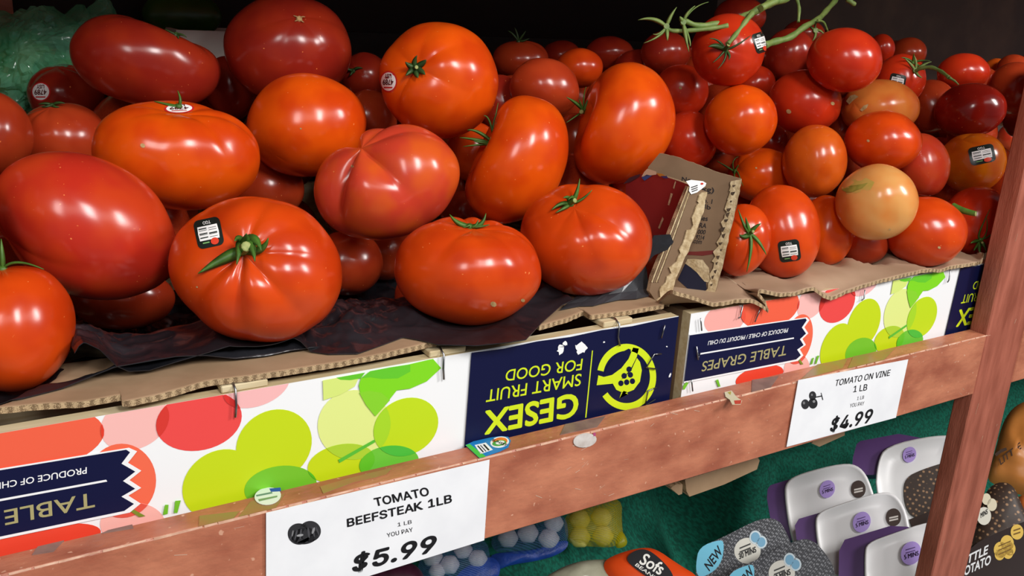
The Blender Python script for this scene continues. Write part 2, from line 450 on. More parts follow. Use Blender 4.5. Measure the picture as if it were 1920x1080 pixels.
cl = carton(LX, 'grape carton under the beefsteak tomatoes, navy end reading GESEX in full', [(1365, 238, 30, 26), (1268, 240, 14, 26), (1290, 215, 10, 10), (1480, 208, 5, 4), (1785, 230, 4, 3), (1800, 370, 4, 12)])
cr = carton(RX, 'grape carton under the vine tomatoes, its ribbon reading TABLE GRAPES in full', [])

c3 = carton(.985, 'grape carton standing right of the post under the farthest vine tomatoes', [])

# cross slats and staples of the left carton
def slat(root, px, py0, w, y1=.12):
    q = at(px, py0, 'z', H + .002); bb = MB()
    bb.box(q.x - w / 2, q.x + w / 2, D + .001, y1, H + .0001, H + .0042, M_pale, .0006); bb.build('cross_slat', root)
for px, py in ((457, 722), (833, 655), (1150, 601)): slat(cl, px, py, .026)
def wire(root, pts, r=.0007):
    bb = MB(); bb.tube(pts, r, M_steel, 6); bb.build('staple', root)
def drop(root, x, y0, y1, ez=.0045):
    a = at(x, y0, 'y', D - .0022); c = at(x, y1, 'y', D - .0022)
    wire(root, [(a.x - .001, D + .012, H + ez), (a.x, D + .003, H + ez + .0006), (a.x, D - .0024, H + ez - .002), (a.x, D - .0025, (H + c.z) / 2), (c.x, D - .0024, c.z)])
drop(cl, 441, 720, 782); drop(cl, 832, 655, 711); drop(cl, 1162, 598, 648)
def staple_on(root, pts, crop):
    wire(root, [at(x, y, 'y', D - .0028) for x, y in crop(pts)], .0006)
staple_on(cl, [(1782, 128), (1765, 192)], C1)
staple_on(cl, [(1765, 268), (1730, 270), (1692, 335), (1742, 342)], C1)
staple_on(cl, [(1740, 432), (1700, 448), (1685, 520), (1735, 490)], C1)
for q in ([(432, 255), (420, 320), (408, 330)], [(208, 330), (214, 395)], [(186, 478), (196, 548), (204, 515)], [(1530, 72), (1522, 128), (1514, 140)], [(1078, 180), (1072, 225), (1060, 235)], [(160, 655), (166, 715)], [(530, 262), (495, 350)]):
    staple_on(cr, q, C2)

# ---------------------------------------------------------------- price signs
C3 = lambda pts: C(pts, (480, 840), .25)
SY = -.0016
def sign(corners, label, texts, crop, art):
    b = MB(); pl = lambda k: (lambda px, py: at(px, py, 'y', SY - .00008 * k))
    b.slab([pl(0)(*p) for p in corners], Vector((0, .0004, 0)), M_paper)
    for body, P, bold in texts: b.text(body, quad_map(*crop(P), pl(2)), M_black, bold, True)
    for kind, pts, col in art: b.poly([pl(kind)(*p) for p in crop(pts)], flat(col, .6))
    return tag(b.build('price_sign', None, pl(0)(*corners[0])), label, 'sign')
art = [(2, ell(322, 645, 84, 80, 10), '2c2c30'), (2, ell(405, 625, 82, 78, -10), '2e2e32'), (2, ell(365, 660, 100, 62, -8), '2a2a2e')]
for x, a in ((268, 5), (300, 7), (335, 8), (395, 8), (430, 7), (462, 5)): art.append((3, ell(x, 640 - (x - 365) * .16, a, 40, (365 - x) * .22, 20), '47474c'))
art += [(4, ell(330, 655, 26, 9, -10, 16), '9a9a9d'), (4, ell(430, 620, 9, 26, 20, 16), '8a8a8d'), (4, ell(275, 640, 6, 24, 10, 16), '77777a')]
for a in (200, 250, 300, 350, 30): art.append((5, [(362 + 4 * math.cos(math.radians(a + 90)), 588 + 4 * math.sin(math.radians(a + 90))), (362 + 30 * math.cos(math.radians(a)), 588 + 26 * math.sin(math.radians(a))), (362 - 4 * math.cos(math.radians(a + 90)), 588 - 4 * math.sin(math.radians(a + 90)))], '1b1b1e'))
sign([(499, 962), (918, 862), (908, 1013), (499, 1140)], 'white price sign reading TOMATO BEEFSTEAK 1LB and $5.99 on the front rail', [
    ('TOMATO', [(895, 441), (1303, 356), (880, 376)], .05), ('BEEFSTEAK 1LB', [(684, 596), (1471, 409), (680, 531)], .05),
    ('1 LB', [(1063, 590), (1168, 567), (1062, 562)], .01), ('YOU PAY', [(984, 672), (1178, 627), (980, 640)], .01),
    ('$5.99', [(712, 956), (1340, 795), (738, 790)], .05)], C3, art)
art = [(2, ell(762, 785, 21, 26), '2c2c30'), (2, ell(803, 780, 24, 28), '232327'), (2, ell(801, 740, 19, 24), '2a2a2e'), (3, ell(755, 778, 6, 8), '77777a'), (3, ell(808, 770, 7, 7), '8a8a8d'), (3, ell(797, 735, 5, 6), '77777a'),
       (4, [(815, 745), (850, 738), (856, 758), (850, 744), (818, 750)], '1b1b1e'), (4, [(845, 724), (848, 724), (858, 762), (853, 762)], '3b3b3e')]
sign([(1497, 713), (1703, 674), (1680, 783), (1475, 838)], 'white price sign reading TOMATO ON VINE and $4.99 on the front rail', [
    ('TOMATO ON VINE', [(918, 690), (1208, 634), (926, 656)], .02), ('1 LB', [(1016, 722), (1088, 711), (1021, 688)], .02),
    ('1 LB', [(1036, 763), (1072, 756), (1039, 745)], 0), ('YOU PAY', [(997, 803), (1072, 790), (1001, 782)], 0),
    ('$4.99', [(887, 944), (1108, 890), (908, 850)], .04)], C2, art)
# clear tape holding the signs
def tape(px, name, label):
    b = MB(); b.slab([at(x, y, 'y', SY - .0008) for x, y in px], Vector((0, .0002, 0)), M_clear); return tag(b.build(name, None, at(*px[0], 'y', SY)), label, 'tape')

# ---------------------------------------------------------------- fruit stickers left on the rail
def rail_sticker(pts, z, label, extra):
    b = MB(); f = lambda k: (lambda px, py: at(px, py, 'z', .0009 + .0001 * k))
    b.slab([f(0)(*p) for p in pts], Vector((0, 0, -.0003)), flat(z, .3))
    for k, q, col in extra:
        if isinstance(q[0], str): b.text(q[0], quad_map(*q[1], f(k)), flat(col), .03)
        else: b.poly([f(k)(*p) for p in q], flat(col, .3))
    return tag(b.build('fruit_sticker', None, f(0)(*pts[0])), label, 'sticker', 'old stickers on the front rail')
rail_sticker(C1([(812, 712), (850, 694), (930, 676), (985, 668), (1020, 672), (1032, 690), (1020, 722), (980, 742), (880, 775)]), '1f7fc4', 'blue and green fruit sticker with a round sun emblem on the rail top', [
    (1, C1([(812, 712), (832, 706), (912, 768), (880, 775)]), '4fc348'), (1, C1([(856, 712), (910, 700), (945, 735), (885, 756)]), 'f4f6f6'),
    (2, C1([(868, 716), (874, 714), (902, 746), (896, 748)]), '222222'), (2, C1([(882, 713), (886, 712), (914, 742), (910, 744)]), '222222'), (2, C1([(896, 710), (904, 708), (930, 736), (922, 739)]), '222222'),
    (1, C1(ell(978, 698, 46, 27, -8, 24)), 'f4f6f6'), (2, C1(ell(980, 695, 36, 20, -8, 24)), 'ee7a2a'), (3, C1(ell(976, 702, 34, 14, -8, 24)), '4aa84a'), (4, C1(ell(980, 700, 22, 9, -8, 24)), 'f4f6f6'),
    (5, ('SUNSET', C1([(938, 690), (1010, 718), (946, 680)])), '222222')])
rail_sticker(C(ell(502, 930, 25, 16, -8, 24), (0, 0), 1), 'dfe6dc', 'round pale fruit sticker with a blue edge on the rail top', [
    (1, [(505, 916), (526, 914), (527, 921), (508, 922)], '2a4fa8'), (1, [(480, 928), (510, 922), (511, 925), (481, 931)], '6a8a7a'), (1, [(484, 936), (520, 929), (520, 932), (486, 940)], '7a9a6a')])
b = MB(); b.slab([at(x, y, 'y', -.0009) for x, y in ell(1097, 826, 22, 13, -10, 20)], Vector((0, .0006, 0)), mat('milky_film', 'd9d3cf', 'bfb4ae', rough=.3, scale=120)); 
b.poly([at(x, y, 'y', -.001) for x, y in ((1112, 812), (1117, 811), (1117, 817), (1113, 818))], flat('b04a78'))
tag(b.build('fruit_sticker', None, at(1097, 826, 'y', -.0009)), 'scuffed white oval fruit sticker on the front of the rail', 'sticker', 'old stickers on the front rail')
rail_sticker(C2([(335, 720), (372, 712), (400, 748), (428, 765), (420, 785), (375, 785), (362, 760), (340, 745)]), 'd8cfae', 'crumpled scrap of fruit sticker on the rail top below the TABLE GRAPES ribbon', [(1, C2([(385, 765), (425, 762), (420, 783), (390, 784)]), 'c8442f'), (1, C2([(350, 722), (370, 716), (366, 735)]), 'b0a23a')])

# ---------------------------------------------------------------- tomatoes
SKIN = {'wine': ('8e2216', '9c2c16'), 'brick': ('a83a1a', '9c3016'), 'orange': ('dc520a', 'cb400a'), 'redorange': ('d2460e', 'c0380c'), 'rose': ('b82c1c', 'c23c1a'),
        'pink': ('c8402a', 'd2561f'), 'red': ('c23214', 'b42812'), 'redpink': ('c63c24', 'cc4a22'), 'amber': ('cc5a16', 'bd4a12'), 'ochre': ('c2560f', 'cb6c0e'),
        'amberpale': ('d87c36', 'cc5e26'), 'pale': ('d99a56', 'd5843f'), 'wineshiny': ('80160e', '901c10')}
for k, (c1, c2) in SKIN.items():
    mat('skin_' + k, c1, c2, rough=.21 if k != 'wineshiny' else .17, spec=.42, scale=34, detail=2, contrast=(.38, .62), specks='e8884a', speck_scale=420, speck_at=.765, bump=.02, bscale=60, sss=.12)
M_green = mat('stem_green', '4f7a2a', '3a5f1e', rough=.5, scale=150)
M_greend = mat('stem_green_dark', '33531f', '26401a', rough=.5, scale=150)
M_greenv = mat('vine_green', '7d8f4a', '5f7a38', rough=.55, scale=120)
M_cut = mat('stem_cut', 'a3a866', '7f8c4c', rough=.7, scale=300)
M_scar = mat('corky_scar', 'c9a876', 'a88652', rough=.8, scale=300)

class Tom:
    def __init__(s, row):
        s.key, cx, cy, a, b, rot, t, st, s.n, s.amp, s.dm, s.w, s.col, s.label = row
        s.t = t
        d = ray(cx, cy); s.P = CAM + d * t; u = d.normalized(); r = math.radians(rot); ax = []
        for vx, vy, sz in ((math.cos(r), math.sin(r), a), (-math.sin(r), math.cos(r), b)):
            e = AX * vx - BX * vy; e = (e - u * e.dot(u)).normalized()
            jx = F / t * (e.dot(AX) - d.dot(AX) * e.dot(WX)); jy = F / t * (-e.dot(BX) + d.dot(BX) * e.dot(WX))
            ax.append((e, sz / math.hypot(jx, jy)))
        s.e1, s.s1 = ax[0]; e2, s.s2 = ax[1]
        s.e2 = (e2 - s.e1 * e2.dot(s.e1)).normalized(); s.e3 = -u
        s.s3 = min(math.sqrt(s.s1 * s.s2), 1.08 * min(s.s1, s.s2))
        s.ax = (s.e1, s.e2, s.e3); s.sz = (s.s1, s.s2, s.s3)
        dx, dy = st[0] - cx, st[1] - cy
        x, y = (dx * math.cos(r) + dy * math.sin(r)) / a, (-dx * math.sin(r) + dy * math.cos(r)) / b
        l = math.hypot(x, y)
        if l > .96: x *= .96 / l; y *= .96 / l; l = .96
        s.st = Vector((x, y, st[2] * math.sqrt(max(0, 1 - l * l)))).normalized()   # st[2] < 1: turned towards the rim
        s.bx = s.st.orthogonal().normalized(); s.by = s.st.cross(s.bx)
        s.seed = sum(ord(c) * (i + 3) for i, c in enumerate(s.key))
        R = random.Random(s.seed); s.ph = [R.uniform(0, 6.28) for _ in range(5)]
    def r(s, d):
        c = max(-1, min(1, d.dot(s.st))); th = math.acos(c); ph = math.atan2(d.dot(s.by), d.dot(s.bx))
        k = 1 - s.dm * math.exp(-(th / s.w) ** 2) - .035 * math.exp(-((math.pi - th) / .3) ** 2)
        if s.amp:
            p = ph + .35 * math.sin(ph + s.ph[0]) + .2 * math.sin(2 * ph + s.ph[1])
            g = abs(math.sin(s.n * p / 2)) ** .8
            env = .13 + 1.0 * math.exp(-((th - .7) / .65) ** 2)
            env *= min(1, th / .25) * (.6 + .4 * math.sin(p + s.ph[2]))
            k -= s.amp * env * (1 - g) * 1.5
        k += .035 * noise.noise(d * 1.1 + Vector((s.seed * .37, s.seed * .11, 0)))
        k += .011 * noise.noise(d * 2.6 + Vector((s.seed * .21, 3, s.seed * .4)))
        return k + .012
    def loc(s, p):
        q = Vector(p) - s.P; return Vector((q.dot(s.e1) / s.s1, q.dot(s.e2) / s.s2, q.dot(s.e3) / s.s3))
    def wor(s, q): return s.P + s.e1 * (s.s1 * q.x) + s.e2 * (s.s2 * q.y) + s.e3 * (s.s3 * q.z)
    def surf(s, d, off=0.0):
        d = d.normalized(); k = s.r(d); p = s.wor(d * k)
        if off: p = p + (p - s.P).normalized() * off
        return p
    def hit(s, px, py, off=0.0):
        """the point of the skin seen at a place of the photo"""
        o = s.loc(CAM); d = s.loc(CAM + ray(px, py)) - o
        L = d.length; d = d / L; tc = -o.dot(d)
        q = o + d * tc
        if q.length > .985: return s.surf(q, off)
        a, lo = tc - 1.4, None
        step = .02
        for i in range(90):
            q = o + d * (a + i * step)
            if q.length < s.r(q.normalized()): lo = a + i * step; break
        if lo is None: return s.surf(o + d * tc, off)
        h0, h1 = lo - step, lo
        for _ in range(14):
            m = (h0 + h1) / 2; q = o + d * m
            if q.length < s.r(q.normalized()): h1 = m
            else: h0 = m
        return s.surf(o + d * h1, off)
    def out(s, p, eps=.0008):
        """push a point out of the flesh"""
        q = s.loc(p)
        if q.length < 1e-6: return p
        e = s.surf(q, eps)
        return e if (Vector(p) - s.P).length < (e - s.P).length else Vector(p)
    def lowest(s, x, y):
        """height of the underside above (x, y) or None"""
        f = lambda z: s.loc((x, y, z)).length
        zs = None
        lo, hi = s.P.z - .08, s.P.z + .08
        for _ in range(40):
            a = lo + (hi - lo) / 3; b_ = hi - (hi - lo) / 3
            if f(a) < f(b_): hi = b_
            else: lo = a
        zm = (lo + hi) / 2
        if f(zm) > 1: return None
        lo, hi = zm - .09, zm
        for _ in range(24):
            m = (lo + hi) / 2
            if f(m) < 1: hi = m
            else: lo = m
        return hi
    def build(s):
        b = MB(); big = s.s1 > .038
        nu, nv = (88, 50) if big else (56, 34)
        m = MATS['skin_' + s.col]; rows = []
        for i in range(1, nv):
            th = math.pi * (i / nv) ** 1.08; row = []
            for j in range(nu):
                ph = 2 * math.pi * j / nu
                row.append(s.surf(s.st * math.cos(th) + (s.bx * math.cos(ph) + s.by * math.sin(ph)) * math.sin(th)))
            rows.append(row)
        R = b.grid(rows, m, True, True)
        top = b.vert(s.surf(s.st)); bot = b.vert(s.surf(-s.st))
        for j in range(nu):
            k = (j + 1) % nu
            b.face((top, R[0][k], R[0][j]), m, True); b.face((bot, R[-1][j], R[-1][k]), m, True)
        beef = s.key[0] == 'B'
        s.o = b.build('beefsteak_tomato' if beef else 'vine_tomato', None, s.P)
        tag(s.o, s.label, 'tomato', 'beefsteak tomatoes in the left carton' if beef else 'vine tomatoes in the right carton')
        return s.o

ROWS = [
    ('B1', 277, 115, 143, 88, 10, 0.7163, (335, 40, 0.05), 4, 0.020, 0.46, 0.52, 'wine',
     'dark red kidney-shaped beefsteak tomato with a sagging top, beside the green plastic bag'),
    ('B2', 541, 93, 118, 103, 0, 0.7594, (561, 36, 1), 5, 0.020, 0.03, 0.30, 'wine',
     'big dark red beefsteak tomato showing a pale star scar, at the top of the heap'),
    ('B3', 124, 180, 72, 62, 0, 0.8165, (112, 122, 1), 8, 0.050, 0.10, 0.50, 'wine',
     'dark ribbed beefsteak tomato with a round white sticker, against the green plastic bag'),
    ('B4', 120, 262, 88, 70, 0, 0.7161, (98, 200, 1), 6, 0.020, 0.08, 0.50, 'brick',
     'shaded beefsteak tomato with a dried calyx under the sticker-bearing ribbed tomato'),
    ('B5', -14, 252, 78, 80, 0, 0.6649, (-60, 215, 1), 5, 0.020, 0.05, 0.50, 'brick',
     'beefsteak tomato cut off by the picture edge beside the shaded one with a dried calyx'),
    ('B6', 334, 290, 159, 104, 4, 0.6249, (338, 203, 0.8), 6, 0.030, 0.20, 0.45, 'orange',
     'wide orange-red beefsteak tomato with a sticker and a thin sepal on its top'),
    ('B7', 576, 235, 111, 97, -10, 0.7202, (640, 180, -1), 4, 0.020, 0.03, 0.50, 'orange',
     'smooth orange egg-shaped beefsteak tomato under the big one with the star scar'),
    ('B8', 163, 425, 180, 128, 28, 0.5427, (-8, 455, 1), 4, 0.030, 0.10, 0.50, 'rose',
     'large smooth pinkish-red oval beefsteak tomato above the lowest left one'),
    ('B9', 26, 613, 117, 122, 0, 0.4839, (-2, 500, 1), 5, 0.030, 0.12, 0.50, 'redorange',
     'beefsteak tomato lowest in the heap with sepals on top, cut by the picture edge'),
    ('B10', 482, 505, 162, 134, 12, 0.5340, (452, 470, 1), 7, 0.060, 0.22, 0.50, 'redorange',
     'deeply ribbed beefsteak tomato facing out with a green calyx and a dark sticker'),
    ('B11', 726, 341, 138, 107, -18, 0.6612, (672, 268, 1), 5, 0.170, 0.16, 0.60, 'pink',
     'pinkish lobed beefsteak tomato with deep folds in the middle of the heap'),
    ('B12', 823, 152, 110, 109, 0, 0.7371, (780, 127, 1), 6, 0.035, 0.10, 0.40, 'orange',
     'beefsteak tomato with a short dark green calyx and a round red-rimmed sticker'),
    ('B13', 963, 299, 124, 98, -62, 0.7257, (878, 262, 0.35), 5, 0.020, 0.62, 0.60, 'orange',
     'orange kidney-shaped beefsteak tomato with thin curling sepals at its notch'),
    ('B14', 1161, 234, 117, 99, -62, 0.7466, (1080, 212, 0.35), 5, 0.020, 0.58, 0.60, 'orange',
     'tall orange beefsteak tomato behind the torn carton, green stem stub in its notch'),
    ('B15', 877, 505, 137, 103, 3, 0.6067, (890, 420, 0.8), 8, 0.045, 0.20, 0.48, 'redorange',
     'squat ribbed beefsteak tomato with two upright sepals, on the crinkled black liner'),
    ('B16', 1099, 448, 124, 105, 8, 0.6641, (1074, 382, 1), 6, 0.030, 0.18, 0.45, 'redorange',
     'beefsteak tomato with a twisted green calyx, next to the red torn carton wall'),
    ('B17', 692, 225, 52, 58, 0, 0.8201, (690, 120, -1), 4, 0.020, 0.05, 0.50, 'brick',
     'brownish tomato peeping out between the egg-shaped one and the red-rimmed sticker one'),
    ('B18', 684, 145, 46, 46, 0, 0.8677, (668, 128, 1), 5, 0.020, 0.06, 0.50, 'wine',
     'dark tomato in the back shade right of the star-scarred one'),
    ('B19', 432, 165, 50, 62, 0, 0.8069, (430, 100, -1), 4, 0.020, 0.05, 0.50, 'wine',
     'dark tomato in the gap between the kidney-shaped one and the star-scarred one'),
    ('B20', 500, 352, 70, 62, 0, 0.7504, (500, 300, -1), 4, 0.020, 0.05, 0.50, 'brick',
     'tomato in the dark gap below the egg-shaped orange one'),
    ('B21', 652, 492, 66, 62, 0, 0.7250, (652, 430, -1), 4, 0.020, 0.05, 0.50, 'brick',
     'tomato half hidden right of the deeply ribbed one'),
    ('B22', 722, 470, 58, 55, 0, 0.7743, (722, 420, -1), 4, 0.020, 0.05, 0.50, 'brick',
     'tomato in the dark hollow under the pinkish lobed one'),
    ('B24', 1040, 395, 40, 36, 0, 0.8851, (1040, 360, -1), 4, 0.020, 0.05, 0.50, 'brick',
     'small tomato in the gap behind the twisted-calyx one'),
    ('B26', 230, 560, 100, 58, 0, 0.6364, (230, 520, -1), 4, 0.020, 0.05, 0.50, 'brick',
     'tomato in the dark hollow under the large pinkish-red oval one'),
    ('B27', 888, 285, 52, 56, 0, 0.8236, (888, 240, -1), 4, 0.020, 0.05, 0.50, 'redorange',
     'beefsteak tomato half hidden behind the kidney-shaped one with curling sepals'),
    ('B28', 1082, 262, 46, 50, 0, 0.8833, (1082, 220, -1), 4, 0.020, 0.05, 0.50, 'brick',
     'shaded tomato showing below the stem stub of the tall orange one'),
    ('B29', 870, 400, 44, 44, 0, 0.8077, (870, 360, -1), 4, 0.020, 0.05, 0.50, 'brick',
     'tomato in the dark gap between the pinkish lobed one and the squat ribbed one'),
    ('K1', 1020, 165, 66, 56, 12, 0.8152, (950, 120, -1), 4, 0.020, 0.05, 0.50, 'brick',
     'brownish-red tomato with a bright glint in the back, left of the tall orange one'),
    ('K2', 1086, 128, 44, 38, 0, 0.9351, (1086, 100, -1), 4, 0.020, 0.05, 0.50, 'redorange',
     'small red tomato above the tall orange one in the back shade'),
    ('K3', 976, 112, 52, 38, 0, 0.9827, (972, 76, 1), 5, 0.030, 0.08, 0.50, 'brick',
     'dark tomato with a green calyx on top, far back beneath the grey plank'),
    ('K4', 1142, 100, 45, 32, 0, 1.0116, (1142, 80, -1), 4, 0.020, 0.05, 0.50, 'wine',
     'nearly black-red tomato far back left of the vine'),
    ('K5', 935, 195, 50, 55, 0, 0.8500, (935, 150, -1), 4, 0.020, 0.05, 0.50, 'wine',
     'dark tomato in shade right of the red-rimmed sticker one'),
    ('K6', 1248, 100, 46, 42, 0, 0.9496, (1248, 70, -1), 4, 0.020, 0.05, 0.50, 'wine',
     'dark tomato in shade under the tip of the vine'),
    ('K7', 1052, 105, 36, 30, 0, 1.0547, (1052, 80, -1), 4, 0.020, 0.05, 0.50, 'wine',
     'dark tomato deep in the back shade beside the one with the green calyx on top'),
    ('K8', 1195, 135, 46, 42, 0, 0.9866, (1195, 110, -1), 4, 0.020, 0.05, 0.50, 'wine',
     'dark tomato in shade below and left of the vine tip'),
    ('T1', 1365, 95, 70, 67, -10, 0.8275, (1362, 92, 1), 4, 0.015, 0.08, 0.35, 'red',
     'vine tomato hanging under the vine with a dark star calyx and a sticker'),
    ('T1b', 1387, 32, 49, 38, 0, 1.0009, (1385, 0, -1), 4, 0.010, 0.05, 0.40, 'wine',
     'dark vine tomato behind the vine, topmost in the picture'),
    ('T2', 1583, 113, 71, 60, 8, 0.8554, (1530, 150, -1), 4, 0.015, 0.04, 0.40, 'red',
     'big glossy red vine tomato on top of the heap against the grey wall'),
    ('T3', 1275, 172, 53, 51, 0, 0.8988, (1275, 165, -1), 4, 0.010, 0.04, 0.40, 'red',
     'small red vine tomato just right of the tall orange beefsteak'),
    ('T4', 1388, 226, 68, 66, 0, 0.8397, (1340, 200, -1), 4, 0.010, 0.04, 0.40, 'orange',
     'round orange vine tomato below the sticker-bearing one on the vine'),
    ('T5', 1509, 192, 68, 60, 18, 0.9005, (1565, 205, 1), 4, 0.015, 0.04, 0.30, 'red',
     'red vine tomato tapering to a small dark tip, left of the pale scarred one'),
    ('T6', 1290, 264, 56, 55, 0, 0.8822, (1290, 240, -1), 4, 0.010, 0.04, 0.40, 'red',
     'red vine tomato resting behind the brown cardboard flap'),
    ('T7', 1428, 328, 63, 50, 0, 0.9160, (1380, 312, 1), 4, 0.020, 0.08, 0.40, 'orange',
     'orange vine tomato with curling dry sepals beside the top corner of the brown flap'),
    ('T8', 1527, 302, 61, 68, 0, 0.8710, (1500, 270, -1), 4, 0.020, 0.04, 0.40, 'amber',
     'brownish-orange vine tomato in the middle, left of the one above the pale tomato'),
    ('T9', 1655, 266, 72, 58, 5, 0.8701, (1690, 280, -1), 4, 0.015, 0.04, 0.40, 'redorange',
     'bright red-orange vine tomato lying directly above the pale yellowish one'),
    ('T10', 1649, 203, 74, 53, 0, 0.9110, (1600, 192, 1), 4, 0.015, 0.04, 0.30, 'amberpale',
     'pale orange vine tomato with dry tan scars'),
    ('T11', 1688, 150, 48, 48, 0, 0.9817, (1720, 125, 1), 4, 0.020, 0.06, 0.40, 'red',
     'red vine tomato with a pale sticker, below the thin stray stem'),
    ('T12', 1728, 308, 52, 60, -20, 0.8976, (1740, 280, -1), 4, 0.010, 0.04, 0.40, 'redpink',
     'pinkish-red vine tomato between the red-orange one and the one with a green-edged sticker'),
    ('T13', 1822, 305, 65, 56, 0, 0.9374, (1800, 262, 1), 4, 0.030, 0.06, 0.40, 'ochre',
     'orange-brown vine tomato with a large sticker beside the post'),
    ('T14', 1818, 207, 68, 51, 0, 0.9614, (1790, 190, -1), 4, 0.010, 0.03, 0.40, 'wineshiny',
     'dark glossy red vine tomato below the tip of the stray stem'),
    ('T15', 1806, 136, 50, 35, 0, 1.1006, (1800, 110, -1), 4, 0.010, 0.04, 0.40, 'red',
     'red vine tomato at the back right of the stray stem'),
    ('T16', 1745, 200, 48, 50, 0, 1.0159, (1745, 160, -1), 4, 0.010, 0.04, 0.40, 'brick',
     'shaded vine tomato left of the dark glossy one'),
    ('T17', 1900, 165, 52, 48, 0, 1.0375, (1900, 120, -1), 4, 0.010, 0.04, 0.40, 'brick',
     'shaded vine tomato at the far back, just left of the top of the post'),
    ('T18', 1912, 222, 32, 36, 0, 1.1485, (1912, 190, -1), 4, 0.010, 0.04, 0.40, 'brick',
     'vine tomato squeezed behind the post right of the dark glossy one'),
    ('T19', 1643, 380, 77, 72, 5, 0.7965, (1610, 350, -1), 4, 0.010, 0.03, 0.40, 'pale',
     'pale yellowish-orange vine tomato with a green scar'),
    ('T20', 1733, 434, 79, 66, 15, 0.8431, (1690, 390, -1), 4, 0.015, 0.03, 0.40, 'redorange',
     'smooth red-orange oval vine tomato on the cardboard, right below the pale one'),
    ('T21', 1826, 415, 64, 68, 25, 0.9014, (1840, 450, 1), 5, 0.030, 0.10, 0.40, 'red',
     'red vine tomato by the post with a green star calyx facing down'),
    ('T22', 1466, 434, 72, 87, -8, 0.7792, (1440, 380, -1), 4, 0.020, 0.03, 0.40, 'redorange',
     'tall glossy red-orange vine tomato with a dark sticker behind the calyx-bearing one'),
    ('T23', 1392, 450, 52, 68, 10, 0.7461, (1408, 440, 1), 4, 0.020, 0.07, 0.40, 'redorange',
     'vine tomato with a green star calyx against the torn edge of the brown flap'),
    ('T24', 1550, 432, 50, 64, -5, 0.8394, (1530, 400, -1), 4, 0.010, 0.04, 0.40, 'orange',
     'orange vine tomato between the tall glossy one and the pale one'),
    ('T25', 1618, 455, 50, 42, 0, 0.8594, (1618, 430, -1), 4, 0.010, 0.04, 0.40, 'brick',
     'vine tomato in the shade beneath the pale one'),
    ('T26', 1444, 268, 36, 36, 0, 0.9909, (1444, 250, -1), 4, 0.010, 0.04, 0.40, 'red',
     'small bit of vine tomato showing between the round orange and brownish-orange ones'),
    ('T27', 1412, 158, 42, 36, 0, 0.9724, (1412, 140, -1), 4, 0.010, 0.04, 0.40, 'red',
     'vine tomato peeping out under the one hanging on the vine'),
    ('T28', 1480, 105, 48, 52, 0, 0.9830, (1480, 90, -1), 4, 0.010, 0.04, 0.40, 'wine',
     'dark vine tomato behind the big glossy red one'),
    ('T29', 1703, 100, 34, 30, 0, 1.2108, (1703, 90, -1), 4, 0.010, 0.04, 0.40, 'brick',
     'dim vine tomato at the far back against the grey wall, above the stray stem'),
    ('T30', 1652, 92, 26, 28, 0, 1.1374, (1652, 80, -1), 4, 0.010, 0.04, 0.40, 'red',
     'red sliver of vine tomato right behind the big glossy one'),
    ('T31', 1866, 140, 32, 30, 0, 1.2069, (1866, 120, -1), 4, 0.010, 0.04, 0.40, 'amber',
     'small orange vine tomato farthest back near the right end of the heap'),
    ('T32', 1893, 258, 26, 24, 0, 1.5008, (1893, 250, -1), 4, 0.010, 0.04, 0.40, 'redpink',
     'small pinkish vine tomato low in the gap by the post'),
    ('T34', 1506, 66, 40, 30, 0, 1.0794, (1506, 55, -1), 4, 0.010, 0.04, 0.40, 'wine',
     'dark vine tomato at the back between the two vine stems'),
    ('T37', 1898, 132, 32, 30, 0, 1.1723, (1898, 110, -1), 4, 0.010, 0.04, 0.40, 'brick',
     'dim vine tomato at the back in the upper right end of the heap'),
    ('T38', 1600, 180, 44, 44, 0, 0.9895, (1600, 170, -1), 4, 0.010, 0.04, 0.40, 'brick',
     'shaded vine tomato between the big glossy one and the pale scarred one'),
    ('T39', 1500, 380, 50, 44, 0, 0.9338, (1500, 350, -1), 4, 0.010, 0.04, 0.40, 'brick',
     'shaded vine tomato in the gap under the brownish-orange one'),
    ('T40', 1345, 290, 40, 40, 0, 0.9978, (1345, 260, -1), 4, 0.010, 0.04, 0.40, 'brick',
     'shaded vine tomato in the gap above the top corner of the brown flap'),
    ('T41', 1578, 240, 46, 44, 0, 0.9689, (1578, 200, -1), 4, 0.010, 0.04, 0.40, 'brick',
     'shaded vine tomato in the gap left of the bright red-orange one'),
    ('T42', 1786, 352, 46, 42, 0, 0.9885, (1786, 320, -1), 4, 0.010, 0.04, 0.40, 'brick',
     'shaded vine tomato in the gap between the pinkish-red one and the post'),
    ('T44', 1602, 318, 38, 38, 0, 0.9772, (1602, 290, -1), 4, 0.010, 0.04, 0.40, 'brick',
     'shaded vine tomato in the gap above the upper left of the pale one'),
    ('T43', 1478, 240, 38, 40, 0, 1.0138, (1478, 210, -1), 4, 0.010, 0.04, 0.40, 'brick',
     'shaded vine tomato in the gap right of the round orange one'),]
TOM = {}
for row in ROWS:
    t = Tom(row); t.build(); TOM[t.key] = t

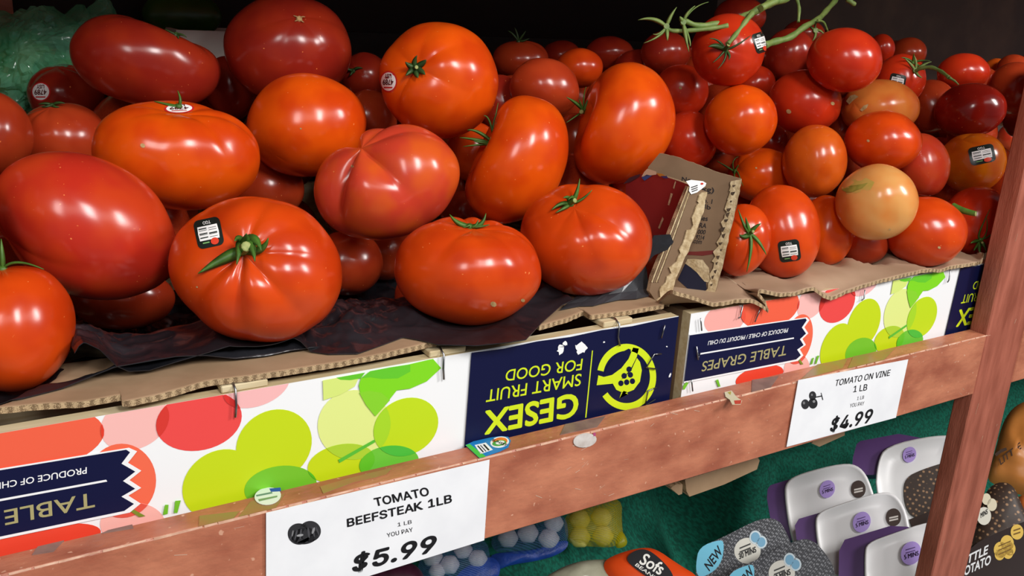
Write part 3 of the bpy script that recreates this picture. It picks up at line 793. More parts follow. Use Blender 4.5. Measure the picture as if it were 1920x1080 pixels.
def bez(p0, p1, p2, n):
    return [p0 * (1 - t) ** 2 + p1 * (2 * t * (1 - t)) + p2 * t * t for t in (i / n for i in range(n + 1))]
def leaf_blade(b, pts, w, m, up):
    """a tapered sepal with a ridged section, along pts"""
    n = len(pts); secs = []
    for i, p in enumerate(pts):
        t = (pts[min(i + 1, n - 1)] - pts[max(i - 1, 0)]).normalized()
        sd = t.cross(up)
        sd = sd.normalized() if sd.length > 1e-5 else t.orthogonal().normalized()
        nn = sd.cross(t); k = i / (n - 1); ww = w * (.55 + .45 * math.sin(min(1, k * 2.6) * math.pi / 2)) * (1 - k ** 2.2) + .00022
        secs.append([p + sd * ww, p + nn * ww * .35 + nn * .0003, p - sd * ww, p - nn * .0004])
    R = b.grid(secs, m, True, True)
    b.face(R[0][::-1], m); b.face(R[-1], m)
def calyx(key, base, sepals, stub=None, m=None, lift=.0025):
    """sepals: (control px, tip px, half width in mm, lift in mm of the tip) seen in the photo; stub: (tip px, radius mm)"""
    T_ = TOM[key]; m = m or M_green
    P0 = T_.hit(base[0], base[1], .0004); b = MB()
    td = (P0 - CAM).dot(WX)
    nrm = (P0 - T_.P).normalized()
    for (cx, cy), (tx, ty), w, l in sepals:
        p1 = dep(cx, cy, td - lift - .001); p2 = dep(tx, ty, td - l * .001)
        pts = [T_.out(p, .0007) for p in bez(P0, p1, p2, 12)]
        leaf_blade(b, pts, w * .001, m, (CAM - P0).normalized())
    b.tube([T_.surf(T_.loc(P0), -.001), P0 + nrm * .0014], [.0030, .0019], m, 10)
    o = b.build('calyx', T_.o)
    if stub:
        (sx, sy), r, l = stub; bs = MB()
        e = dep(sx, sy, td - l * .001); pts = bez(P0 + nrm * .001, (P0 + e) / 2 + nrm * .001, e, 6)
        bs.tube(pts, [r * .001 * (1.15 - .2 * i / 6) for i in range(7)], m, 10, False)
        bs.tube([pts[-2], e, e + (e - pts[-2]).normalized() * .0002], [r * .00094, r * .00095, r * .0006], M_cut, 10)
        bs.build('stem', T_.o)
    return o

g = lambda *a: a
calyx('B1', (330, 66), [((340, 62), (350, 70), .9, 2), ((322, 62), (308, 56), .9, 2), ((336, 68), (333, 74), .8, 2)], None, M_greend)
calyx('B4', (98, 198), [((85, 192), (72, 196), 1.2, 2), ((110, 190), (122, 194), 1.2, 2), ((100, 204), (112, 205), 1.2, 2), ((90, 204), (80, 203), 1, 2)], None, M_greend)
calyx('B6', (335, 200), [((342, 190), (333, 170), 1.0, 1), ((310, 205), (290, 192), .9, 1), ((322, 206), (305, 203), .7, 1)])
calyx('B9', (2, 488), [((25, 480), (82, 505), .7, 3), ((4, 480), (2, 448), 1.4, 2), ((-10, 480), (-20, 460), 1.2, 2)])
calyx('B10', (455, 470), [((425, 480), (371, 513), 3.6, 8), ((452, 440), (444, 496), 3.2, 14), ((476, 428), (490, 470), 3.6, 13), ((495, 478), (503, 446), 2.4, 8), ((470, 432), (478, 490), 3.8, 15), ((450, 436), (440, 452), 2.6, 12), ((462, 450), (462, 438), 3.0, 14)], ((462, 462), 3.0, 10))
calyx('B12', (779, 128), [((774, 116), (782, 104), 2.2, 7), ((795, 118), (799, 112), 2.4, 6), ((792, 134), (797, 140), 2.6, 6), ((780, 140), (784, 146), 2.6, 6), ((768, 134), (761, 142), 2.4, 6), ((766, 124), (760, 116), 2.4, 6)], ((781, 126), 1.6, 6), M_greend)
calyx('B13', (905, 252), [((890, 260), (862, 258), 1.3, 2), ((902, 270), (868, 275), .9, 2), ((925, 235), (934, 193), .7, 4), ((920, 215), (907, 217), .8, 6), ((895, 240), (876, 244), 1.4, 4), ((900, 268), (888, 264), 1.2, 6)], None)
calyx('B14', (1096, 208), [((1085, 195), (1062, 182), 1.7, 8), ((1092, 180), (1099, 163), .5, 8), ((1080, 218), (1062, 230), .7, 6), ((1088, 196), (1086, 186), .8, 8), ((1103, 198), (1108, 192), 1.4, 4)], ((1090, 210), 2.0, 7))
calyx('B15', (880, 425), [((858, 424), (843, 402), 1.9, 2), ((905, 430), (911, 400), 1.8, 2), ((885, 420), (868, 428), 1.1, 3), ((892, 430), (897, 412), 1.2, 2), ((895, 428), (918, 421), 1.0, 2)])
calyx('B16', (1070, 383), [((1082, 370), (1087, 335), 1.7, 4), ((1050, 378), (1034, 394), 1.7, 6), ((1062, 388), (1042, 399), 1.6, 8), ((1068, 366), (1056, 371), 1.8, 8), ((1092, 378), (1110, 356), .9, 4), ((1078, 362), (1066, 374), 1.6, 10)], ((1078, 376), 1.8, 7))
calyx('B18', (662, 133), [((650, 128), (640, 132), 1.4, 2), ((670, 125), (680, 128), 1.4, 2), ((660, 138), (655, 142), 1.2, 2)], None, M_greend)
calyx('B2', (561, 36), [((556, 30), (550, 30), .5, .4), ((566, 30), (572, 32), .5, .4), ((566, 40), (570, 42), .5, .4), ((556, 40), (552, 42), .5, .4)], None, M_scar, .0003)
calyx('K3', (972, 78), [((960, 60), (952, 58), 1.3, 4), ((970, 62), (965, 52), 1.3, 4), ((980, 66), (986, 58), 1.3, 4), ((982, 78), (992, 72), 1.2, 3)], None, M_greend)
calyx('T1', (1360, 93), [((1340, 82), (1328, 88), 2.6, 5), ((1350, 72), (1330, 72), .9, 5), ((1352, 105), (1336, 118), .8, 3), ((1365, 110), (1345, 130), .8, 4), ((1378, 90), (1408, 66), .8, 3), ((1372, 105), (1366, 112), 1.2, 5)], ((1366, 84), 1.6, 9), M_greend)
calyx('T7', (1378, 322), [((1368, 300), (1384, 294), .5, 3), ((1390, 300), (1380, 318), .5, 8), ((1398, 318), (1400, 345), .4, 5), ((1390, 352), (1378, 352), .5, 5), ((1362, 312), (1344, 302), .9, 4)])
calyx('T23', (1406, 438), [((1402, 425), (1398, 407), 1.6, 6), ((1414, 425), (1427, 419), 1.7, 6), ((1396, 430), (1384, 392), 1.3, 1), ((1424, 450), (1437, 478), 1.5, 2), ((1412, 465), (1400, 510), 1.4, 1), ((1396, 448), (1386, 440), 2.2, 3)], ((1412, 434), 1.3, 8))
calyx('T21', (1838, 450), [((1828, 440), (1850, 397), .8, 3), ((1852, 440), (1846, 410), .5, 4), ((1862, 436), (1874, 404), .5, 3), ((1826, 452), (1820, 456), 1.8, 5), ((1834, 464), (1838, 476), 1.9, 5), ((1848, 462), (1850, 474), 1.7, 4), ((1828, 466), (1826, 470), 1.3, 5)], ((1842, 455), 1.2, 8))
calyx('T11', (1712, 118), [((1700, 108), (1690, 108), 1.1, 6), ((1712, 108), (1714, 100), 1.0, 8), ((1724, 112), (1744, 114), 1.1, 6), ((1722, 122), (1734, 132), 1.0, 6)], None)

# marks on the skins
def mark(key, pts, m, name='scar', off=.00025):
    T_ = TOM[key]; c = (sum(p[0] for p in pts) / len(pts), sum(p[1] for p in pts) / len(pts)); b = MB()
    n = len(pts); rings = [[T_.hit(c[0] + (x - c[0]) * k, c[1] + (y - c[1]) * k, off) for x, y in pts] for k in (1, .6, .25)]
    b.grid(rings, m, True, True); b.face([len(b.v) - n + i for i in range(n)], m, True)
    return b.build(name, T_.o)
M_gscar = mat('green_scar', '7d7a2a', 'a09440', rough=.5, scale=160)
M_gshade = mat('green_shoulder', 'b9a04a', 'cda058', rough=.3, scale=90)
mark('T19', [(1578, 352), (1600, 336), (1625, 334), (1640, 342), (1632, 356), (1605, 362), (1588, 364)], M_gshade, 'unripe_patch')
mark('T19', [(1579, 356), (1595, 349), (1615, 346), (1628, 343), (1618, 353), (1600, 360), (1588, 361)], M_gscar, 'scar', .0006)
mark('T10', [(1588, 190), (1596, 180), (1604, 178), (1611, 182), (1602, 188), (1594, 196)], M_scar, 'scar', .001)
mark('T10', [(1613, 206), (1620, 198), (1629, 195), (1626, 202), (1617, 209)], M_scar, 'scar', .0006)
for k, x, y, r_ in (('T20', 1761, 464, 3), ('T5', 1561, 194, 4), ('T5', 1479, 209, 5), ('T3', 1276, 165, 3), ('B6', 268, 273, 5), ('B7', 564, 241, 2), ('T19', 1668, 430, 2), ('T9', 1628, 264, 3), ('B10', 370, 538, 2), ('B11', 661, 312, 3), ('T7', 1418, 315, 2), ('B15', 980, 563, 4), ('B15', 925, 570, 6)):
    mark(k, ell(x, y, r_, r_ * .8, 30, 8), M_scar)

# stickers stuck on the skins
M_stw = flat('f3f1ef', .3)
def sticker(key, cx, cy, a, b_, rot, kind, label):
    T_ = TOM[key]; b = MB(); r = math.radians(rot)
    def mp(off): return lambda u, v: T_.hit(cx + u * a * math.cos(r) - v * b_ * math.sin(r), cy + u * a * math.sin(r) + v * b_ * math.cos(r), off)
    def patch(out, off, m, rings=4):
        f = mp(off); n = len(out); c = (sum(p[0] for p in out) / n, sum(p[1] for p in out) / n)
        R = b.grid([[f(c[0] + (x - c[0]) * k / rings, c[1] + (y - c[1]) * k / rings) for x, y in out] for k in range(rings, 0, -1)], m, True, True)
        cc = b.vert(f(*c))
        for i in range(n): b.face((R[-1][i], R[-1][(i + 1) % n], cc), m, True)
    def bar(x0, x1, y0, y1, off, m):
        f = mp(off); n = 6; b.grid([[f(x0 + (x1 - x0) * i / n, y) for i in range(n + 1)] for y in (y0, (y0 + y1) / 2, y1)], m)
    def word(t, x0, y0, x1, y1, off, m, bold=.03):   # upside down words: (x0, y0) is the first foot of the line
        f = mp(off); b.text(t, lambda u, v: f(x0 + u * (x1 - x0), y0 + v * (y1 - y0)), m, bold)
    def dens(o_):
        return [(a[0] + (c[0] - a[0]) * k / 5, a[1] + (c[1] - a[1]) * k / 5) for a, c in zip(o_, o_[1:] + o_[:1]) for k in range(5)]
    circ = [(math.cos(t), math.sin(t)) for t in (i * 2 * math.pi / 28 for i in range(28))]
    rr_ = []
    for qx, qy, a0 in ((.62, .62, 0), (-.62, .62, 90), (-.62, -.62, 180), (.62, -.62, 270)):
        for i in range(5):
            t = math.radians(a0 + i * 22.5); rr_.append((qx + .38 * math.cos(t), qy + .38 * math.sin(t)))
    if kind == 'round':
        red = flat('c4262a', .3)
        patch(circ, .00025, red); patch([(x * .86, y * .86) for x, y in circ], .0004, M_stw)
        word('4789', .62, -.22, -.62, .32, 0.0007, flat('5a2020'), .04); word('LISY', .38, -.72, -.40, -.30, 0.0007, flat('5a2020'), .04)
        bar(-.5, .5, .48, .60, 0.0007, flat('c4262a'))
    else:
        dk = flat('1d2420', .3)
        patch(dens(rr_), .0003, dk)
        sq = [(-.74, -.5), (0, -.5), (.74, -.5), (.78, 0), (.74, .48), (0, .48), (-.74, .48), (-.78, 0)]
        patch(dens(sq), .0005, M_stw)
        for i, y in enumerate((-.36, -.22, -.02, .08, .26)):
            bar(-.66, -.06, y, y + (.03 if i % 2 else .07), 0.0007, dk); bar(.06, .66, y + .04, y + .04 + (.08 if i == 2 else .03), 0.0007, dk)
        patch([(.35 + .3 * x, .66 + .24 * y) for x, y in circ], 0.0007, flat('d8412a', .3), 2)
        word('TGO', .32, -.80, -.26, -.58, 0.0007, M_stw, .02)
        bar(-.55, -.05, .62, .70, 0.0007, flat('7ab06a'))
    return tag(b.build('sticker', T_.o), label)
sticker('B3', 77, 172, 18, 18, 0, 'round', 'round white sticker')
sticker('B12', 729, 153, 16, 20, 0, 'round', 'round white sticker with red rim')
sticker('B6', 336, 204, 28, 9, -2, 'round', 'round white sticker lying in the top hollow')
sticker('B10', 392, 437, 25, 27, -12, 'plu', 'dark rounded sticker with white panel')
sticker('T1', 1425, 80, 12, 19, -18, 'plu', 'striped white sticker')
sticker('T11', 1683, 152, 15, 13, 12, 'plu', 'striped white sticker')
sticker('T13', 1841, 290, 24, 17, -12, 'plu', 'white sticker with dark edge')
sticker('T22', 1480, 470, 20, 20, -8, 'plu', 'dark sticker with white panel')
sticker('T18', 1892, 292, 8, 8, 0, 'plu', 'sliver of a white sticker') if False else None

# ---------------------------------------------------------------- vines
C5 = lambda pts: C(pts, (1180, 0), .38542)
def vine(label, limbs, stars, name='tomato_vine'):
    o0 = dep(*limbs[0][0][0], limbs[0][1]); root = empty(name, o0, label, 'vine')
    for pts, t0, t1, r0, r1 in limbs:
        n = len(pts); P = [dep(x, y, t0 + (t1 - t0) * i / (n - 1)) for i, (x, y) in enumerate(pts)]
        Q = []
        for i in range(n - 1):     # smooth through the points
            a, p, q, d = P[max(i - 1, 0)], P[i], P[i + 1], P[min(i + 2, n - 1)]
            for k in range(4):
                t = k / 4; Q.append(.5 * ((2 * p) + (q - a) * t + (2 * a - 5 * p + 4 * q - d) * t * t + (3 * p - a - 3 * q + d) * t ** 3))
        Q.append(P[-1]); b = MB()
        b.tube(Q, [(r0 + (r1 - r0) * i / (len(Q) - 1)) * (1 + .12 * math.sin(i * 1.7)) for i in range(len(Q))], M_greenv, 8)
        b.build('stem', root)
    for (bx, by), t, tips in stars:
        b = MB(); P0 = dep(bx, by, t)
        for (cx, cy), (tx, ty), w, l in tips: leaf_blade(b, bez(P0, dep(cx, cy, t - .004), dep(tx, ty, t - l * .001), 10), w * .001, M_greenv, (CAM - P0).normalized())
        b.tube([P0 - WX * .002, P0 + WX * .002], .0026, M_greenv, 8)
        b.build('calyx', root)
    return root
vine('green tomato vine with two star calyxes arching over the tomato that hangs from it', [
    (C5([(180, 135), (215, 150), (300, 148), (400, 138), (480, 125)]), .80, .80, .0018, .0022),
    (C5([(268, 100), (330, 124), (400, 120), (480, 105), (560, 80), (640, 40), (690, 15), (770, -12)]), .795, .83, .0022, .0040),
    (C5([(600, 62), (565, 105), (520, 165), (478, 215)]), .81, .790, .0026, .0020),
    (C5([(640, 40), (700, 10), (740, -6)]), .812, .83, .003, .003)], [
    (C5([(180, 130)])[0], .80, [(*C5([(120, 75), (42, 98)]), 2.0, 4), (*C5([(195, 80), (230, 35)]), 1.8, 4), (*C5([(160, 180), (70, 210)]), 1.2, 4), (*C5([(185, 170), (185, 198)]), 1.8, 3), (*C5([(140, 180), (115, 165)]), .9, 3)]),
    (C5([(262, 110)])[0], .795, [(*C5([(275, 60), (320, 28)]), 1.4, 4), (*C5([(300, 30), (385, 10)]), .6, 4), (*C5([(270, 170), (290, 252)]), 1.8, 4), (*C5([(300, 200), (296, 225)]), .9, 6), (*C5([(250, 90), (245, 80)]), 2, 4)])])
vine('green tomato vine running up to the back behind the big glossy red tomato', [
    (C5([(655, 222), (700, 205), (780, 182), (850, 132), (920, 92), (960, 50), (1005, 0)]), .84, .90, .0034, .0026),
    (C5([(815, -5), (826, 40), (822, 108)]), .87, .865, .0018, .0014),
    (C5([(915, 100), (945, 108), (965, 150)]), .87, .88, .0014, .0008),
    (C5([(1060, -5), (1090, 18), (1100, 22)]), .92, .92, .003, .002)], [
    (C5([(905, 150)])[0], .885, [(*C5([(880, 130), (870, 120)]), 1.2, 3), (*C5([(910, 180), (890, 200)]), 1.4, 3), (*C5([(930, 140), (950, 170)]), 1.2, 3), (*C5([(900, 120), (915, 100)]), 1, 3)])])
vine('thin stray green stem with a dry tip lying across the right heap', [
    (C5([(1390, 348), (1420, 332), (1470, 328), (1520, 350), (1555, 378)]), .955, .925, .0020, .0018),
    (C5([(1555, 378), (1580, 392), (1602, 412)]), .925, .922, .0016, .0006)], [
    (C5([(1390, 345)])[0], .955, [(*C5([(1370, 310), (1340, 285)]), 1.5, 4), (*C5([(1400, 300), (1385, 270)]), 1.4, 4), (*C5([(1430, 310), (1470, 300)]), 1.8, 4), (*C5([(1400, 370), (1425, 378)]), 1.4, 4)])])
P = [dep(x, y, t) for (x, y), t in zip(C([(1418, 275), (1460, 300), (1510, 318), (1555, 320)], (1340, 300), .3149), (.845, .838, .832, .828))]
b = MB(); b.tube(bez(P[0], P[1] * .6 + P[2] * .4, P[3], 10), [.0034 - .0001 * i for i in range(11)], M_green, 10, False)
e = (P[3] - P[2]).normalized(); b.tube([P[3] - e * .0005, P[3] + e * .0002], [.0025, .0022], M_cut, 10); b.build('stem', TOM['T21'].o)

# ---------------------------------------------------------------- cardboard sheets and the black liner
def resample(pts, n):
    L = [0]
    for a, b in zip(pts, pts[1:]): L.append(L[-1] + (b - a).length)
    out = []
    for i in range(n):
        s = L[-1] * i / (n - 1); k = 0
        while k < len(pts) - 2 and L[k + 1] < s: k += 1
        f = (s - L[k]) / max(1e-9, L[k + 1] - L[k]); out.append(pts[k] + (pts[k + 1] - pts[k]) * min(1, max(0, f)))
    return out
BEEF = [t for k, t in TOM.items() if k in ('B8', 'B9', 'B10', 'B11', 'B13', 'B15', 'B16', 'B21', 'B22', 'B26', 'B20', 'B24')]
VINE = [t for k, t in TOM.items() if k[0] == 'T' and t.P.z < .15]
def under(x, y, z, toms, gap):
    for t in toms:
        if (x - t.P.x) ** 2 + (y - t.P.y) ** 2 < .0045:
            for s_ in (0, .012, .024):      # the film sags in front of what weighs on it
                l = t.lowest(x + .52 * s_, y + .85 * s_)
                if l is not None and l - gap + .22 * s_ < z: z = l - gap + .22 * s_
    return z
def sheet(name, front, yback, nx, ny, zfun, th, m, medge, toms, label, cat, xback=None, gap=.0012, jag=0):
    """a limp sheet whose front edge follows points, running back into the carton"""
    fr = resample(front, nx); x0, x1 = (xback or (fr[0].x, fr[-1].x)); rows = []; R = random.Random(nx)
    for j in range(ny + 1):
        v = (j / ny) ** 1.4; row = []
        for i, p in enumerate(fr):
            bx = x0 + (x1 - x0) * i / (nx - 1)
            x = p.x + (bx - p.x) * v; y = p.y + (yback - p.y) * v
            z = zfun(x, y, v, p)
            if j == 0 and jag: x += R.uniform(-jag, jag); y += R.uniform(-jag, jag)
            row.append(Vector((x, y, under(x, y, z, toms, gap))))
        rows.append(row)
    b = MB(); top = b.grid(rows, m, True); bot = b.grid([[p - Vector((0, 0, th)) for p in row] for row in rows], m, True)
    for i in range(nx - 1): b.face((top[0][i], bot[0][i], bot[0][i + 1], top[0][i + 1]), medge)
    for j in range(ny):
        b.face((top[j][0], top[j + 1][0], bot[j + 1][0], bot[j][0]), medge); b.face((top[j][-1], bot[j][-1], bot[j + 1][-1], top[j + 1][-1]), medge)
    return tag(b.build(name, None, fr[len(fr) // 2]), label, cat)
CT = H + .0046
zsheet = lambda z0, w: (lambda x, y, v, p: p.z + (z0 - p.z) * min(1, v * 6) + w * noise.noise(Vector((x * 22, y * 22, 3))))
fl = [at(x, y, 'z', CT + .0036) for x, y in [(-60, 772), (0, 765), (90, 756), (160, 752), (222, 741), (226, 738), (229, 752), (240, 752), (300, 740), (391, 714), (470, 704), (560, 690), (640, 678), (720, 663), (804, 642), (880, 634), (960, 625)]]
sheet('cardboard_sheet', fl, .082, 90, 10, zsheet(CT + .0038, .0006), .0034, M_card, M_flute, BEEF, 'long brown corrugated cardboard sheet under the black liner at the front of the left carton', 'cardboard', jag=.0004, gap=.0032)
fl = [at(x, y, 'z', CT + .0034) for x, y in [(1012, 612), (1060, 598), (1096, 583), (1106, 592), (1180, 583), (1246, 571)]]
sheet('cardboard_sheet', fl, .085, 40, 8, zsheet(CT + .0036, .0004), .0032, M_card, M_flute, [], 'short brown corrugated cardboard piece above the GESEX panel at the corner of the left carton', 'cardboard', jag=.0004)

M_film = mat('black_film', '26262b', '17171b', rough=.26, spec=.75, scale=18, bump=.9, bscale=48)
def crinkle(x, y, s):
    def ridge(f, o): return 1 - 2.2 * abs(noise.noise(Vector((x * f, y * f * 1.3, s + o))))
    m1 = .5 + .5 * noise.noise(Vector((x * 9, y * 9, s + 9))); m2 = max(0, .35 + noise.noise(Vector((x * 12, y * 12, s))))
    return .010 * ridge(30, 0) * m1 + .0055 * ridge(62, 5) * m2 + .0022 * ridge(130, 7) * m2
ZL = CT + .0048
def edge(pts, y0=.045):
    out = []
    for x, y in pts:
        p = at(x, y, 'y', y0)
        if p.z < ZL: p = at(x, y, 'z', ZL)
        out.append(p)
    return out
low = edge([(-60, 765), (-10, 752), (39, 748), (117, 728), (163, 709), (215, 688), (260, 680), (330, 668), (385, 666), (440, 672), (500, 667), (545, 657), (600, 650)])
sheet('black_liner', low, .09, 90, 12, lambda x, y, v, p: p.z + (ZL - .004 - p.z) * min(1, v * 2.5) + min(1, v * 8) * .4 * crinkle(x, y, 2), .0004, M_film, M_film, BEEF, 'lower layer of black plastic film at the left, under the lowest left tomato', 'plastic film', gap=.002)
up = edge([(140, 662), (148, 648), (158, 641), (187, 655), (218, 686), (241, 696), (280, 694), (331, 678), (389, 661), (447, 643), (498, 632), (545, 630), (564, 640), (582, 659), (616, 664), (671, 663), (719, 646), (756, 632), (790, 638), (819, 646), (893, 648), (953, 642), (986, 637), (1016, 605), (1053, 572), (1075, 562)])
sheet('black_liner', up, .30, 260, 90, lambda x, y, v, p: p.z + (ZL + .004 - .042 * min(1, max(0, y - .095) / .05) - p.z) * min(1, v * 3) + min(1, v * 7) * crinkle(x, y, 0), .0004, M_film, M_film, BEEF, 'crinkled black plastic liner with a wavy front edge under the front row of beefsteak tomatoes', 'plastic film', xback=(.045, .43), gap=.0012)
gr = edge([(1050, 586), (1085, 584), (1112, 586), (1130, 577), (1160, 576), (1192, 573), (1214, 566)], .05)
b = MB(); rows = []
for k, px in enumerate(([(1050, 586), (1085, 584), (1112, 586), (1130, 577), (1160, 576), (1192, 573), (1216, 562)], [(1062, 570), (1092, 566), (1118, 562), (1140, 552), (1166, 548), (1194, 545), (1216, 540)], [(1080, 556), (1104, 552), (1128, 546), (1150, 534), (1174, 526), (1196, 516), (1213, 507)], [(1100, 548), (1120, 540), (1142, 530), (1163, 515), (1186, 504), (1200, 490), (1206, 484)])):
    rows.append([at(x, y, 'y', .047 + .006 * k + .002 * math.sin(i * 2.1 + k)) for i, (x, y) in enumerate(px)])
rows = [[(p if p.z > ZL else Vector((p.x, p.y, ZL))) for p in r] for r in rows]
b.grid(rows, mat('grey_film', '3b3c40', '2d2e32', rough=.3, spec=.5, scale=30, bump=.3, bscale=60), False)
b.slab([at(x, y, 'y', .046) for x, y in ((1214, 470), (1226, 442), (1256, 440), (1262, 454), (1250, 468), (1226, 478), (1212, 492), (1204, 494))], Vector((0, .0004, 0)), M_film)
o = b.build('black_liner', None, rows[0][3]); sm = o.modifiers.new('thick', 'SOLIDIFY'); sm.thickness = .0004
tag(o, 'grey-black fold of plastic liner standing up beside the torn red carton wall', 'plastic film')

fr_ = [at(x, y, 'y', .0165) for x, y in [(1262, 545), (1300, 556), (1340, 568), (1380, 561), (1406, 560), (1424, 566), (1441, 579), (1436, 566), (1422, 546), (1428, 542), (1460, 549), (1491, 548), (1510, 541), (1526, 538), (1545, 552), (1560, 557), (1580, 548), (1604, 539), (1645, 526), (1686, 516), (1730, 506), (1775, 501), (1820, 494), (1876, 487), (1890, 470)]]
fr_ = [Vector((min(p.x, POSTX - .0005), p.y if p.x < POSTX - .02 else .0202, p.z)) for p in fr_]
def zr(x, y, v, p):
    k = min(1, v * 9); k = k * k * (3 - 2 * k)
    return p.z + (H + .0052 - .024 * min(1, max(0, y - .075) / .06) - p.z) * k + .0008 * noise.noise(Vector((x * 20, y * 20, 1)))
sheet('cardboard_sheet', fr_, .26, 150, 26, zr, .0030, mat('pale_cardboard', 'b4977c', 'a2866a', rough=.8, scale=16, bump=.1, bscale=60), M_flute, VINE, 'torn brown cardboard sheet under the vine tomatoes, its ragged edge hanging over the right carton', 'cardboard', xback=(.475, .945), gap=.001, jag=.0007)

# ---------------------------------------------------------------- torn carton walls in the middle
def jagged(pts, amp, seed, n=5):
    R = random.Random(seed); out = []
    for a, b_ in zip(pts, pts[1:]):
        for i in range(n): t = i / n; out.append((a[0] + (b_[0] - a[0]) * t + R.uniform(-amp, amp), a[1] + (b_[1] - a[1]) * t + R.uniform(-amp, amp)))
    out.append(pts[-1]); return out
C6 = lambda pts: C(pts, (1140, 280), .27778)
_R, _L, _B = at(1385, 340, 'y', .048), at(1240, 288, 'y', .094), at(1335, 560, 'y', .046)
FN = (_L - _R).cross(_B - _R).normalized()
if FN.dot(CAM - _R) < 0: FN = -FN
def flapmap(k): return lambda x, y: on_plane(x, y, _R + FN * (.0003 * k), FN)
b = MB(); f0, f1, f2 = flapmap(0), flapmap(1), flapmap(2)
out = jagged(C6([(350, 25), (460, 50), (600, 100), (740, 155), (850, 185), (902, 200)]), .6, 1) + jagged(C6([(900, 205), (885, 300), (850, 460), (810, 620), (770, 800), (720, 990)]), 1.0, 2)[1:] + jagged(C6([(718, 995), (665, 995), (560, 950), (450, 940)]), 1.2, 3)[1:] + C6([(440, 700), (300, 500), (270, 120)])
b.slab([f0(*p) for p in out], FN * -.0042, M_cardd, M_flute)
flap = empty('cardboard_flap', f0(1310, 545), 'upright brown cardboard flap with dark printed lettering between the two tomato heaps', 'cardboard')
b.build('board', flap)
b = MB()
M_torn_in = mat('torn_hollow', '3a2c20', '55412e', rough=.9, scale=200)
strip = jagged(C6([(902, 200), (885, 300), (850, 460), (810, 620), (770, 800), (720, 990)]), 1, 5) + jagged(C6([(665, 985), (690, 860), (720, 700), (770, 520), (810, 350), (830, 215)]), 4.0, 6, 7)
b.slab([f1(*p) for p in strip], FN * .0012, M_torn)
fr = random.Random(4)
for k in range(15):
    t = (k + fr.uniform(-.3, .3)) / 15 + .02; x, y = 876 - 168 * t + fr.uniform(-8, 6), 240 + 715 * t; w = fr.uniform(.5, 1.25)
    b.poly([f2(*p) + FN * .0011 for p in C6([(x - 36 * w, y - 8 * w), (x - 6, y - fr.uniform(4, 18)), (x - 20 * w, y + fr.uniform(8, 22) * w), (x - 33 * w, y + 8)])], M_torn_in)
b.build('torn_edge', flap)
b = MB()
b.poly([f1(*p) for p in C6([(545, 690), (600, 690), (735, 680), (725, 705), (640, 718), (535, 712)])], flat('6e2420'))
b.poly([f1(*p) for p in C6([(470, 880), (520, 775), (600, 800), (660, 880), (668, 960), (640, 990), (560, 960)])], flat('191a30', .5))
b.poly([f2(*p) for p in jagged(C6([(520, 770), (540, 740), (640, 745), (680, 800), (690, 900), (650, 890), (600, 830), (560, 800), (520, 770)]), .8, 9, 2)], M_torn)
for t_, P in (('(kg)', [(610, 285), (712, 305), (618, 240)]), ('no. 1', [(620, 355), (702, 368), (625, 325)]), ('lb', [(652, 400), (692, 408), (656, 370)]), ('les', [(628, 480), (672, 484), (632, 446)]), ('RA', [(616, 528), (662, 532), (622, 496)]), ('000', [(604, 570), (656, 574), (610, 540)]), ('9214', [(592, 606), (648, 612), (598, 576)]), ('.com', [(570, 632), (630, 640), (576, 610)]), ('No', [(498, 215), (560, 222), (500, 185)])):
    b.text(t_, quad_map(*C6(P), f1), flat('2a2426', .7), .02)
b.build('print', flap)

# red printed wall, seen from the side
rw = empty('torn_carton_wall', at(1225, 545, 'y', .05), 'torn carton wall printed deep red on its side, frayed tan front edge facing out', 'cardboard')
RP, RN = Vector((.466, .05, .1)), Vector((-1, -.08, .04))
r0 = lambda x, y: on_plane(x, y, RP, RN)
b = MB(); ro = C6([(120, 240), (180, 175), (240, 165), (330, 165), (420, 195), (500, 222), (545, 240), (520, 300), (470, 420), (420, 540), (375, 690), (200, 690), (120, 560)])
M_redp = mat('red_print', '7a1d20', '8e2a2a', rough=.45, scale=25, stretch=(1, 1, .2))
b.slab([r0(*p) for p in ro], Vector((.003, 0, 0)), M_redp, M_flute, M_card)
for q in ([(405, 375), (425, 295), (440, 300), (415, 378)], [(340, 530), (370, 455), (378, 470), (350, 538)], [(440, 260), (455, 215), (462, 218), (448, 268)]):
    b.poly([r0(*p) + Vector((-.0003, 0, 0)) for p in C6(q)], M_torn)
for i, (q, col) in enumerate((([(230, 190), (265, 170), (300, 178), (250, 212)], '3a5a9a'), ([(330, 160), (370, 165), (400, 185), (350, 182)], 'c58a3a'), ([(360, 180), (400, 178), (410, 195), (380, 195)], '3a3f7a'), ([(105, 235), (150, 190), (222, 165), (215, 185), (150, 222)], '4a3038'), ([(270, 130), (330, 150), (330, 170), (230, 185), (250, 150)], 'd9c9a8'))):
    b.poly([r0(*p) + Vector((-.0006, 0, 0)) for p in C6(q)], flat(col, .4))
b.build('red_side', rw)
YS = .046
s0 = lambda k: (lambda x, y: on_plane(x, y, Vector((.46, YS - .0003 * k, .1)), Vector((.0, -1, .05))))
b = MB()
st_ = C6([(545, 250), (600, 262), (665, 285)]) + jagged(C6([(665, 285), (640, 420), (590, 560), (520, 720), (450, 880), (405, 1060)]), 1.2, 11)[1:] + C6([(390, 1064), (320, 1020), (280, 960), (300, 860), (370, 690), (450, 480)])
b.slab([s0(0)(*p) for p in st_], Vector((0, .0035, 0)), M_cardd, M_flute); b.build('tan_side', rw)
b = MB()
e = jagged(C6([(665, 285), (640, 420), (590, 560), (520, 720), (450, 880), (405, 1060)]), 1, 12) + jagged(C6([(330, 1010), (400, 860), (470, 690), (545, 530), (600, 380), (628, 290)]), 4.5, 13, 6)
b.slab([s0(1)(*p) for p in e], Vector((0, -.001, 0)), M_torn)
